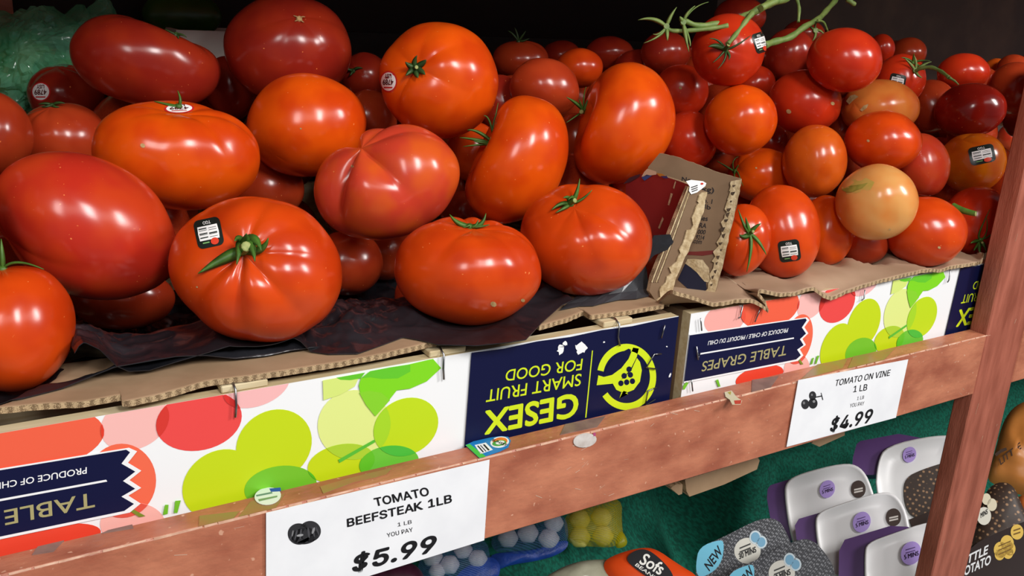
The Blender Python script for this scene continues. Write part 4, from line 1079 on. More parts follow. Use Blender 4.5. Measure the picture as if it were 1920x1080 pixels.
for k in range(4):   # layers of paper along the left edge
    o1 = k * 15
    b.poly([s0(2)(*p) for p in C6([(540 + o1 * .6, 250 + o1 * .2), (548 + o1 * .6, 252 + o1 * .2), (400 + o1, 640), (300 + o1, 900), (292 + o1, 896), (390 + o1, 640)])], M_torn if k % 2 == 0 else M_cardd)
b.build('torn_edge', rw)
b = MB(); q = C6([(525, 215), (560, 206), (640, 215), (662, 228), (655, 248), (600, 290), (560, 303), (545, 280), (550, 250)]); b.slab([s0(4)(*p) for p in q], Vector((0, -.0003, 0)), M_stw)
for y_ in (0, 14, 28): b.poly([s0(6)(*p) for p in C6([(560 + y_ * .2, 255 + y_), (605, 240 + y_), (606, 246 + y_), (562 + y_ * .2, 261 + y_)])], flat('333338'))
b.poly([s0(6)(*p) for p in C6(ell(635, 232, 10, 7, 0, 12))], flat('c8372c'))
tag(b.build('fruit_sticker', rw), 'white crumpled sticker')

# ---------------------------------------------------------------- back of the shelf, upper left
def blob(P, ax, sz, m, name, fn, nu=48, nv=30, parent=None, smooth=True, **kw):
    b = MB(); rows = []
    def S(d): return P + ax[0] * (sz[0] * d.x * fn(d)) + ax[1] * (sz[1] * d.y * fn(d)) + ax[2] * (sz[2] * d.z * fn(d))
    for i in range(1, nv):
        th = math.pi * i / nv
        rows.append([S(Vector((math.sin(th) * math.cos(p), math.sin(th) * math.sin(p), math.cos(th)))) for p in (2 * math.pi * j / nu for j in range(nu))])
    R = b.grid(rows, m, smooth, True); t = b.vert(S(Vector((0, 0, 1)))); u = b.vert(S(Vector((0, 0, -1))))
    for j in range(nu): k = (j + 1) % nu; b.face((t, R[0][k], R[0][j]), m, True); b.face((u, R[-1][j], R[-1][k]), m, True)
    return tag(b.build(name, parent, None if parent else P), **kw)
VA = (AX, BX, WX)
M_bag = mat('green_bag_film', '94ecc4', '48bc8c', rough=.08, spec=1, scale=30, alpha=.5, bump=.6, bscale=60)
M_leafy = mat('leafy_green', '2cb468', '90e080', rough=.45, scale=26)
M_dgreen = mat('dark_green_skin', '3f6a28', '2c501c', rough=.3, scale=20)
def crump(d): return .92 + .30 * (abs(noise.noise(d * 2.2 + Vector((4, 1, 2)))) - .1) + .18 * abs(noise.noise(d * 5.5)) + .08 * noise.noise(d * 12)
tB = .835
bag = empty('plastic_bag', dep(75, 190, tB), 'crinkled translucent green plastic bag in the upper left behind the tomatoes', 'bag')
blob(dep(68, 118, tB), VA, (.060, .048, .035), M_bag, 'film', crump, 70, 44, bag, False)
b = MB()
def cone(tip, base, w, seed):
    P1, P0 = dep(*tip, tB), dep(*base, tB + .005); rows = []
    for i in range(7):
        t = i / 6; c_ = P0 + (P1 - P0) * t
        rows.append([c_ + (AX * math.cos(a) + WX * math.sin(a) * .6) * w * (1 - t * .85) * (1 + .5 * noise.noise(Vector((math.cos(a) * 2, math.sin(a) * 2, t * 3 + seed)))) for a in (2 * math.pi * k / 16 for k in range(16))])
    b.grid(rows, M_bag, False, True); b.poly(rows[-1], M_bag)
cone((62, 12), (45, 80), .020, 1); cone((150, 10), (130, 90), .030, 5); cone((195, -5), (180, 60), .026, 9)
b.build('gathered_top', bag)
blob(dep(35, 120, tB + .004), VA, (.036, .034, .022), M_leafy, 'green_pepper', lambda d: 1 + .1 * noise.noise(d * 3), label='pale green vegetable inside the left of the plastic bag', cat='vegetable', group='greens in the plastic bag')
blob(dep(112, 148, tB + .004), VA, (.034, .026, .020), M_leafy, 'green_pepper', lambda d: 1 + .12 * noise.noise(d * 3 + Vector((5, 0, 0))), label='green vegetable inside the right of the plastic bag', cat='vegetable', group='greens in the plastic bag')
blob(dep(338, 30, .93), VA, (.040, .024, .024), M_dgreen, 'green_pepper', lambda d: 1 + .06 * math.cos(3 * math.atan2(d.z, d.x)), label='dark green pepper in the shade above the kidney-shaped tomato', cat='vegetable')
q0, q1 = at(330, 56, 'y', .50), at(470, 56, 'y', .50)
b = MB(); x0, x1, z1 = q0.x, q1.x, q0.z; M_wc = mat('white_card', 'f2f1ea', 'e6e4dc', rough=.6, scale=12)
for bx in ((x0, x1, .50, .504, .14, z1), (x0, x1, .566, .57, .14, z1), (x0, x0 + .004, .5042, .5658, .14, z1), (x1 - .004, x1, .5042, .5658, .14, z1), (x0 + .0042, x1 - .0042, .5042, .5658, .14, .144)): b.box(*bx, M_wc)
tag(b.build('card_box', None, (x0, .50, .14)), 'open white card box behind the tomatoes, left of the star-scarred one', 'box')

# ---------------------------------------------------------------- lower shelf
def pat(name, c1, c2, scale, stretch=(1, 1, 1), thr=(.28, .36), rough=.5):
    if name in MATS: return MATS[name]
    m = mat(name, c1, rough=rough); nt = m.node_tree; N = nt.nodes; L = nt.links
    tc = N.new('ShaderNodeTexCoord'); mp = N.new('ShaderNodeMapping'); mp.inputs['Scale'].default_value = stretch
    vo = N.new('ShaderNodeTexVoronoi'); vo.inputs['Scale'].default_value = scale; vo.inputs['Randomness'].default_value = .35
    rp = N.new('ShaderNodeMapRange'); rp.inputs[1].default_value = thr[0]; rp.inputs[2].default_value = thr[1]; rp.inputs[3].default_value = 1; rp.inputs[4].default_value = 0
    mx = N.new('ShaderNodeMix'); mx.data_type = 'RGBA'; mx.inputs[6].default_value = lin(c1); mx.inputs[7].default_value = lin(c2)
    L.new(tc.outputs['Object'], mp.inputs[0]); L.new(mp.outputs[0], vo.inputs['Vector']); L.new(vo.outputs['Distance'], rp.inputs[0]); L.new(rp.outputs[0], mx.inputs[0])
    L.new(mx.outputs[2], N['Principled BSDF'].inputs['Base Color']); return m
def net(name, c, scale, alpha0, alpha1):
    m = mat(name, c, rough=.4); nt = m.node_tree; N = nt.nodes; L = nt.links
    tc = N.new('ShaderNodeTexCoord'); w = N.new('ShaderNodeTexWave'); w.inputs['Scale'].default_value = scale; w.wave_type = 'BANDS'; w.bands_direction = 'DIAGONAL'
    rp = N.new('ShaderNodeMapRange'); rp.inputs[3].default_value = alpha0; rp.inputs[4].default_value = alpha1
    L.new(tc.outputs['Object'], w.inputs['Vector']); L.new(w.outputs[1], rp.inputs[0]); L.new(rp.outputs[0], N['Principled BSDF'].inputs['Alpha']); return m
M_cloth = mat('green_cloth', '118068', '0b5c4a', rough=.85, scale=260, stretch=(1, .35, 1), contrast=(.4, .6), bump=.6, bscale=300)
M_knit = pat('grey_knit', '3a3c42', '94969c', 300, (1, 1.8, 1), (.22, .5))
M_seed = pat('brown_pattern', '38281f', 'a57f5c', 175, (1, 1, 1), (.2, .36))
M_cyan = flat('84d8f6', .35); M_purple = mat('purple_sleeve', '664284', '56376f', rough=.4, scale=12)
M_lilac = flat('bda2ec', .4); M_tray = mat('white_tray', 'f8f7f7', 'f0eff1', rough=.3, scale=8); M_brown = flat('3a2a24', .4)

def cloth_h(x, y):
    k = min(1, max(0, (y - .42) / .42)); k = k * k * (3 - 2 * k)
    h = -.515 + .33 * k
    h += .020 * noise.noise(Vector((x * 5, y * 5, 0))) + .008 * noise.noise(Vector((x * 14, y * 9, 4)))
    ss = lambda a_, b_, v: (lambda t: t * t * (3 - 2 * t))(min(1, max(0, (v - a_) / (b_ - a_))))
    h -= .10 * math.exp(-((x - .93 - .25 * (y - .44)) / .045) ** 2)
    h += .13 * ss(.97, 1.03, x - .25 * (y - .44)) * ss(.36, .42, y)
    h += .012 * math.sin(x * 42 + 3 * noise.noise(Vector((x * 3, y * 3, 7)))) * ss(.4, .5, y)
    return max(h, -.6275)
b = MB(); b.grid([[(x, y, cloth_h(x, y)) for x in (.0 + i * .016 for i in range(140))] for y in (.02 + j * .016 for j in range(60))], M_cloth)
tag(b.build('green_cloth', None, (.9, .3, -.4)), 'dark green woven cloth draped over the whole lower shelf', 'cloth')

class Flat:
    """a plane facing out of the lower shelf at a seen place"""
    def __init__(s, px, py, t, tilt=.35):
        s.P = dep(px, py, t); u = ray(px, py).normalized(); s.N = (-u + Vector((0, 0, tilt)) * 1.0).normalized()
    def __call__(s, k=0): return lambda x, y: on_plane(x, y, s.P + s.N * (k * .0003), s.N)
def outline_round(pts, n=4):
    """rounds the corners of a photo outline"""
    for _ in range(2):
        q = []
        for i in range(len(pts)):
            a, b_ = pts[i], pts[(i + 1) % len(pts)]
            q += [(a[0] * .75 + b_[0] * .25, a[1] * .75 + b_[1] * .25), (a[0] * .25 + b_[0] * .75, a[1] * .25 + b_[1] * .75)]
        pts = q
    return pts
def puff(b, pts, pl, h, m, back=True, rings=8, wr=0):
    """a pillow over a photo outline"""
    pts = outline_round(pts); n = len(pts); cx = sum(p[0] for p in pts) / n; cy = sum(p[1] for p in pts) / n
    for sgn in ((1, -1) if back else (1,)):
        rows = []
        for i in range(rings):
            k = 1 - i / rings; row = []
            for x, y in pts:
                p = pl.P * 0 + pl()(cx + (x - cx) * k, cy + (y - cy) * k)
                z = h * (1 - k ** 2.4) ** .6
                if wr: z += wr * (1 - k) * noise.noise(p * 45)
                row.append(p + pl.N * z * sgn)
            rows.append(row)
        R = b.grid(rows, m, True, True); c = b.vert(pl()(cx, cy) + pl.N * h * sgn)
        for j in range(n): b.face((R[-1][j], R[-1][(j + 1) % n], c), m, True)
def prism(b, pts, pl, off, m, mside):
    b.slab([pl()(*p) for p in pts], off, m, mside, mside)

C9 = lambda pts: C(pts, (1240, 760), .29637)
C4 = lambda pts: C(pts, (740, 840), .3125)
C7 = lambda pts: C(pts, (1700, 700), .352)

def tray(lid, sleeve, t, label, disc, badge, extra=None):
    """white lidded tray in a purple sleeve"""
    cx = sum(p[0] for p in lid) / len(lid); cy = sum(p[1] for p in lid) / len(lid)
    (px, py), = C9([(cx, cy)]); pl = Flat(px, py, t, .25)
    root = empty('vegetable_tray', pl()(px, py) - Vector((0, 0, .06)), label, 'tray', 'white trays in purple sleeves')
    b = MB(); L_ = outline_round(C9(lid)); prism(b, L_, pl, pl.N * -.006, M_tray, M_tray)
    n = len(L_); lx = sum(p[0] for p in L_) / n; ly = sum(p[1] for p in L_) / n
    b.grid([[pl(k)(lx + (x - lx) * s, ly + (y - ly) * s) for x, y in L_] for s, k in ((1, 0), (.985, 6), (.95, 7), (.93, 2), (.5, 2))], M_tray, True, True)
    b.poly([pl(2)(lx + (x - lx) * .5, ly + (y - ly) * .5) for x, y in L_], M_tray); b.build('lid', root)
    b = MB(); ps = Flat(px, py, t, .25); ps.P = ps.P - ps.N * .0065
    prism(b, C9(sleeve), ps, pl.N * -.03, M_purple, M_purple); b.build('sleeve', root)
    b = MB(); x, y, r = disc
    b.poly([pl(9)(*p) for p in C9(ell(x, y, r * .95, r * 1.15, 20, 24))], M_lilac)
    b.text('5 MINS', quad_map(*C9([(x - r * .62, y + r * .62), (x + r * .75, y + r * .2), (x - r * .66, y + r * .18)]), pl(10)), flat('2d1c40'), .03)
    for d in (-.45, -.15): b.poly([pl(10)(*p) for p in C9([(x - r * .5, y + r * (d + .1)), (x + r * .4, y + r * (d - .16)), (x + r * .4, y + r * (d - .08)), (x - r * .5, y + r * (d + .2))])], flat('5a3f7a'))
    if badge:
        x, y, r = badge; b.poly([pl(9)(*p) for p in C9(ell(x, y, r, r * 1.2, 0, 24))], M_brown)
        for d in (-.25, .1): b.poly([pl(10)(*p) for p in C9([(x - r * .6, y + r * (d + .25)), (x + r * .6, y + r * (d)), (x + r * .6, y + r * (d + .22)), (x - r * .6, y + r * (d + .47))])], flat('c9c2bb'))
    b.build('label', root)
    if extra: extra(root, pl)
    return root
def seedy(root, pl):
    b = MB(); b.poly([pl(9)(*p) for p in outline_round(C9([(1530, 520), (1560, 450), (1640, 410), (1760, 370), (1900, 330), (1900, 700), (1740, 700), (1600, 720), (1545, 650)]))], M_seed)
    b.poly([pl(10)(*p) for p in C9([(1570, 722), (1720, 660), (1900, 620), (1900, 760), (1640, 830), (1590, 790)])], M_brown); b.build('patterned_band', root)
tray([(1350, 560), (1365, 360), (1420, 255), (1740, 185), (1900, 200), (1900, 900), (1500, 900)], [(1212, 330), (1235, 245), (1260, 225), (1500, 180), (1640, 205), (1640, 380), (1420, 440), (1300, 440), (1205, 420)], 1.30, 'white tray in a purple sleeve with a brown patterned band, highest of the four trays', (1570, 312, 44), None, seedy)
tray([(775, 560), (790, 480), (880, 430), (1150, 362), (1260, 385), (1330, 500), (1400, 800), (1380, 1000), (900, 1000), (820, 860)], [(668, 590), (672, 530), (690, 505), (900, 440), (900, 860), (790, 850), (690, 720)], 1.24, 'white tray in a purple sleeve directly behind the grey knit-patterned packs', (1050, 530, 50), (1247, 530, 46))
tray([(970, 760), (985, 680), (1110, 630), (1400, 540), (1500, 570), (1570, 720), (1600, 1100), (1080, 1110), (1000, 960)], [(845, 760), (870, 718), (1000, 680), (1250, 602), (1300, 640), (1060, 860), (960, 880), (855, 850)], 1.16, 'white tray in a purple sleeve second lowest of the four trays', (1268, 738, 58), (1470, 708, 47))
tray([(1282, 940), (1300, 870), (1450, 815), (1700, 730), (1900, 730), (1900, 1250), (1290, 1250)], [(1125, 920), (1160, 850), (1450, 762), (1560, 768), (1600, 790), (1500, 1180), (1120, 1180)], 1.08, 'white tray in a purple sleeve nearest the post, lowest in the picture', (1580, 935, 66), None)

def knit(front, tagp, words_, cloud, t, label, back):
    cx = sum(p[0] for p in front) / len(front); cy = sum(p[1] for p in front) / len(front); (px, py), = C9([(cx, cy)]); pl = Flat(px, py, t, .3)
    root = empty('vegetable_pack', pl()(px, py) - Vector((0, 0, .05)), label, 'pack', 'grey knit-patterned packs')
    b = MB(); prism(b, outline_round(C9(front)), pl, pl.N * -.025, M_knit, mat('olive_side', '6e5f24', '5c4c20', rough=.5, scale=14)); b.build('box', root)
    b = MB(); b.poly([pl(1)(*p) for p in outline_round(C9(tagp))], M_cyan)
    b.text('NEW', quad_map(*C9(words_), pl(2)), M_black, .03); b.build('new_tag', root)
    b = MB(); x, y = cloud
    b.poly([pl(1)(*p) for p in C9(ell(x, y, 84, 82, -20, 30))], flat('e4e2d8'))
    for dx, dy, r in ((50, -85, 38), (88, -55, 36)):
        b.poly([pl(2)(*p) for p in C9(ell(x + dx, y + dy, r, r * 1.15, 0, 20))], flat('d6e6ee')); b.poly([pl(3)(*p) for p in C9(ell(x + dx, y + dy, r * .72, r * .85, 0, 20))], flat('7fb4d4'))
    b.text('30 MINS', quad_map(*C9([(x - 50, y + 55), (x + 58, y + 8), (x - 56, y + 18)]), pl(4)), M_black, .04)
    for d in (-35, -10): b.poly([pl(4)(*p) for p in C9([(x - 48, y + d + 14), (x + 20, y + d - 14), (x + 20, y + d - 4), (x - 48, y + d + 24)])], flat('4a4a4a'))
    b.build('label', root); return root
knit([(215, 1060), (235, 900), (400, 830), (620, 715), (740, 715), (800, 820), (830, 900), (700, 1150), (230, 1150)], [(218, 1010), (238, 895), (380, 845), (398, 880), (385, 985), (330, 1055), (250, 1090), (225, 1070)], [(305, 1052), (392, 930), (270, 1005)], (545, 920), 1.13, 'grey knit-patterned pack with a light blue NEW tag, behind its twin', None)
knit([(410, 1150), (435, 1045), (590, 985), (860, 845), (960, 848), (1050, 950), (1100, 1040), (1100, 1220), (420, 1220)], [(420, 1120), (440, 1052), (570, 1000), (590, 1030), (585, 1110), (540, 1180), (430, 1200)], [(505, 1190), (590, 1060), (470, 1140)], (762, 1062), 1.06, 'grey knit-patterned pack with a light blue tag, in front of its twin at the bottom', None)

def netbag(out, t, mnet, bulbs, mb, label, group, h, mtail, tail=None):
    n = len(out); (px, py), = C4([(sum(p[0] for p in out) / n, sum(p[1] for p in out) / n)]); pl = Flat(px, py, t, .25)
    root = empty('net_bag', pl()(px, py) - Vector((0, 0, .03)), label, 'net bag')
    b = MB(); puff(b, C4(out), pl, h, mnet, True, 8, .004); b.build('net', root)
    if tail: b = MB(); puff(b, C4(tail), pl, .006, mtail, True, 5, .006); b.build('loose_end', root)
    for i, (x, y, r, lab) in enumerate(bulbs):
        (qx, qy), = C4([(x, y)]); R_ = r * .3125 * t / F * 1.0
        blob(pl()(qx, qy), VA, (R_, R_ * .95, R_), mb, group[0], lambda d: 1 + .05 * math.cos(6 * math.atan2(d.y, d.x)) * (1 - abs(d.z)) - .04 * noise.noise(d * 2 + Vector((i, 0, 0))), 28, 18, label=lab, cat=group[1], group=group[2])
    return root
M_garlic = mat('garlic_skin', 'f2f1f4', 'dcdce4', rough=.6, scale=60, stretch=(1, 1, 1))
M_bnet = net('blue_net', '6f90d8', 150, .03, .38); M_btail = mat('blue_tail', '2a58c8', '1f45a4', rough=.4, scale=40, bump=.4)
M_ynet = net('yellow_net', 'e6d018', 150, .2, .6); M_ytail = mat('yellow_tail', 'b8a81a', 'a0a018', rough=.4, scale=40)
gg = ('garlic_bulb', 'garlic', 'garlic bulbs in blue nets')
netbag([(130, 700), (200, 610), (380, 570), (550, 540), (575, 660), (600, 800), (400, 860), (150, 850)], 1.20, M_bnet, [(225, 650, 62, 'garlic bulb in the front blue net at its far left, under the $5.99'), (330, 700, 58, 'garlic bulb lowest in the front blue net'), (410, 610, 56, 'garlic bulb high in the front blue net, nearest the price sign edge'), (500, 665, 56, 'garlic bulb at the right end of the front blue net'), (255, 740, 50, 'garlic bulb at the lower left of the front blue net')], M_garlic, 'blue net bag of garlic right under the corner of the $5.99 sign', gg, .03, M_btail, [(350, 760), (560, 640), (640, 690), (620, 800), (400, 850)])
netbag([(570, 590), (600, 500), (740, 470), (900, 420), (1025, 390), (1050, 560), (970, 620), (850, 650), (650, 650)], 1.27, M_bnet, [(680, 540, 60, 'garlic bulb at the left end of the rear blue net'), (800, 510, 62, 'garlic bulb in the middle of the rear blue net'), (925, 545, 62, 'garlic bulb at the lower right of the rear blue net'), (955, 450, 58, 'garlic bulb at the upper right of the rear blue net')], M_garlic, 'blue net bag of garlic between the other blue net and the yellow net', gg, .03, M_btail, [(555, 640), (700, 620), (850, 610), (1040, 540), (1040, 600), (960, 650), (840, 680), (700, 700), (600, 740)])
yy = ('round_bulb', 'bulb', 'bulbs in the yellow net')
netbag([(1010, 440), (1050, 380), (1200, 340), (1365, 290), (1362, 460), (1380, 560), (1300, 600), (1180, 590), (1045, 590)], 1.29, M_ynet, [(1110, 430, 62, 'round bulb at the upper left of the yellow net'), (1110, 535, 64, 'round bulb at the lower left of the yellow net'), (1250, 530, 62, 'round bulb at the lower right of the yellow net'), (1240, 415, 60, 'round bulb at the upper right of the yellow net')], mat('bulb_skin', 'f0e48a', 'e4d460', rough=.5, scale=50), 'yellow net bag of round bulbs under the wooden rail', yy, .028, M_ytail, [(1320, 560), (1360, 480), (1410, 580), (1330, 610)])
pl = Flat(725, 1075, 1.15, .25); b = MB(); puff(b, [(672, 1075), (690, 1058), (760, 1050), (790, 1066), (800, 1100), (740, 1130), (680, 1120)], pl, .02, mat('purple_net', '43182f', '5a2440', rough=.4, scale=60))
tag(b.build('net_bag', None, pl.P), 'dark purple bag at the bottom left of the blue garlic nets', 'net bag')

# orange topped bag at the bottom
pl = Flat(1150, 1080, 1.02, .35); root = empty('plastic_bag', pl()(1150, 1110), 'clear plastic bag with an orange printed top at the bottom of the picture', 'bag')
b = MB(); puff(b, C4([(860, 800), (1000, 715), (1120, 675), (1280, 665), (1420, 700), (1500, 860), (1300, 900), (900, 900)]), pl, .02, mat('cream_film', 'b5b39c', '8f8d78', rough=.2, scale=30, bump=.5, bscale=50), True, 8, .006); b.build('film', root)
po = Flat(1240, 1066, 1.0, .35); b = MB(); puff(b, C4([(1240, 690), (1330, 635), (1480, 595), (1570, 605), (1690, 690), (1840, 780), (1840, 900), (1400, 900), (1290, 790)]), po, .010, mat('orange_film', 'e2501c', 'd84416', rough=.25, scale=20), True, 8, .002); b.build('orange_top', root)
pk_ = lambda k: (lambda x, y: po(36 + k)(x, y))
b = MB(); b.poly([pk_(0)(*p) for p in outline_round(C4([(1380, 665), (1440, 612), (1510, 605), (1580, 650), (1660, 735), (1680, 800), (1560, 800), (1450, 730)]))], M_black)
b.text('Sofs', quad_map(*C4([(1462, 690), (1590, 765), (1505, 628)]), pk_(1)), flat('f0efe8'), .03); b.text('BEANS', quad_map(*C4([(1440, 705), (1560, 790), (1455, 690)]), pk_(1)), flat('f0efe8'), .02); b.build('label', root)

# brown and orange bags right of the post
pl = Flat(1870, 1000, 1.12, .2); root = empty('potato_bag', pl()(1860, 1110), 'dark brown patterned bag reading LITTLE POTATO right of the post', 'bag')
b = MB(); puff(b, C7([(250, 1150), (340, 880), (410, 640), (480, 575), (570, 590), (620, 720), (680, 820), (760, 1150)]), pl, .012, M_seed, True, 8, .002); b.build('patterned_film', root)
k_ = lambda k: pl(40 + k)
b = MB(); b.poly([k_(0)(*p) for p in C7([(310, 960), (380, 900), (480, 850), (625, 790), (680, 800), (720, 1120), (280, 1120)])], flat('2a1a18', .35))
b.text('LITTLE', quad_map(*C7([(285, 1035), (430, 962), (292, 985)]), k_(1)), M_white, .05); b.text('POTATO', quad_map(*C7([(285, 1090), (446, 1016), (290, 1038)]), k_(1)), M_white, .05)
for x, y, r in ((500, 940, 36), (535, 905, 36), (550, 935, 30), (495, 965, 26), (540, 955, 28), (588, 845, 34)): b.poly([k_(2)(*p) for p in C7(ell(x, y, r, r * 1.2, 0, 20))], flat('e9c25a'))
for dy in (-22, 0, 22): b.poly([k_(3)(*p) for p in C7([(490, 940 + dy), (555, 912 + dy), (555, 918 + dy), (490, 946 + dy)])], flat('7a5a20'))
for dy in (-12, 8): b.poly([k_(3)(*p) for p in C7([(570, 846 + dy), (606, 834 + dy), (606, 842 + dy), (570, 854 + dy)])], flat('7a5a20'))
b.poly([k_(1)(*p) for p in C7(ell(412, 760, 38, 48, 0, 24))], flat('e6e2d4'))
for x, y, r in ((425, 670, 24), (455, 700, 26)): b.poly([k_(1)(*p) for p in C7(ell(x, y, r, r * 1.3, 0, 20))], flat('e6dcc0'))
b.text('MINS', quad_map(*C7([(395, 772), (432, 748), (394, 744)]), k_(2)), M_black, .04)
b.build('label', root)
pl = Flat(1895, 850, 1.30, .3); root = empty('produce_bag', pl()(1895, 915), 'orange-brown bag with dark lettering behind the brown patterned bag', 'bag')
b = MB(); puff(b, C7([(420, 560), (470, 420), (510, 260), (580, 165), (700, 130), (780, 300), (780, 680), (600, 650), (480, 600)]), pl, .03, mat('orange_bag', 'cc8440', 'b87234', rough=.35, scale=14, bump=.3, bscale=20), True, 8, .01); b.build('film', root)
b = MB(); k2 = pl(104); b.text('LITTLE', quad_map(*C7([(500, 490), (612, 400), (492, 455)]), k2), flat('3a2416'), .03)
b.poly([k2(*p) for p in C7([(468, 430), (500, 405), (530, 395), (535, 408), (505, 422), (478, 442)])], flat('3a2416')); b.build('print', root)
pl = Flat(1915, 960, 1.2, .2); b = MB(); puff(b, C7([(570, 680), (620, 640), (720, 650), (720, 830), (630, 840), (600, 790)]), pl, .02, mat('orange_sack', 'dd7a3c', 'c96a2c', rough=.4, scale=30))
tag(b.build('orange_bag', None, pl.P), 'small bright orange bag at the picture edge beside the LITTLE POTATO bag', 'bag')

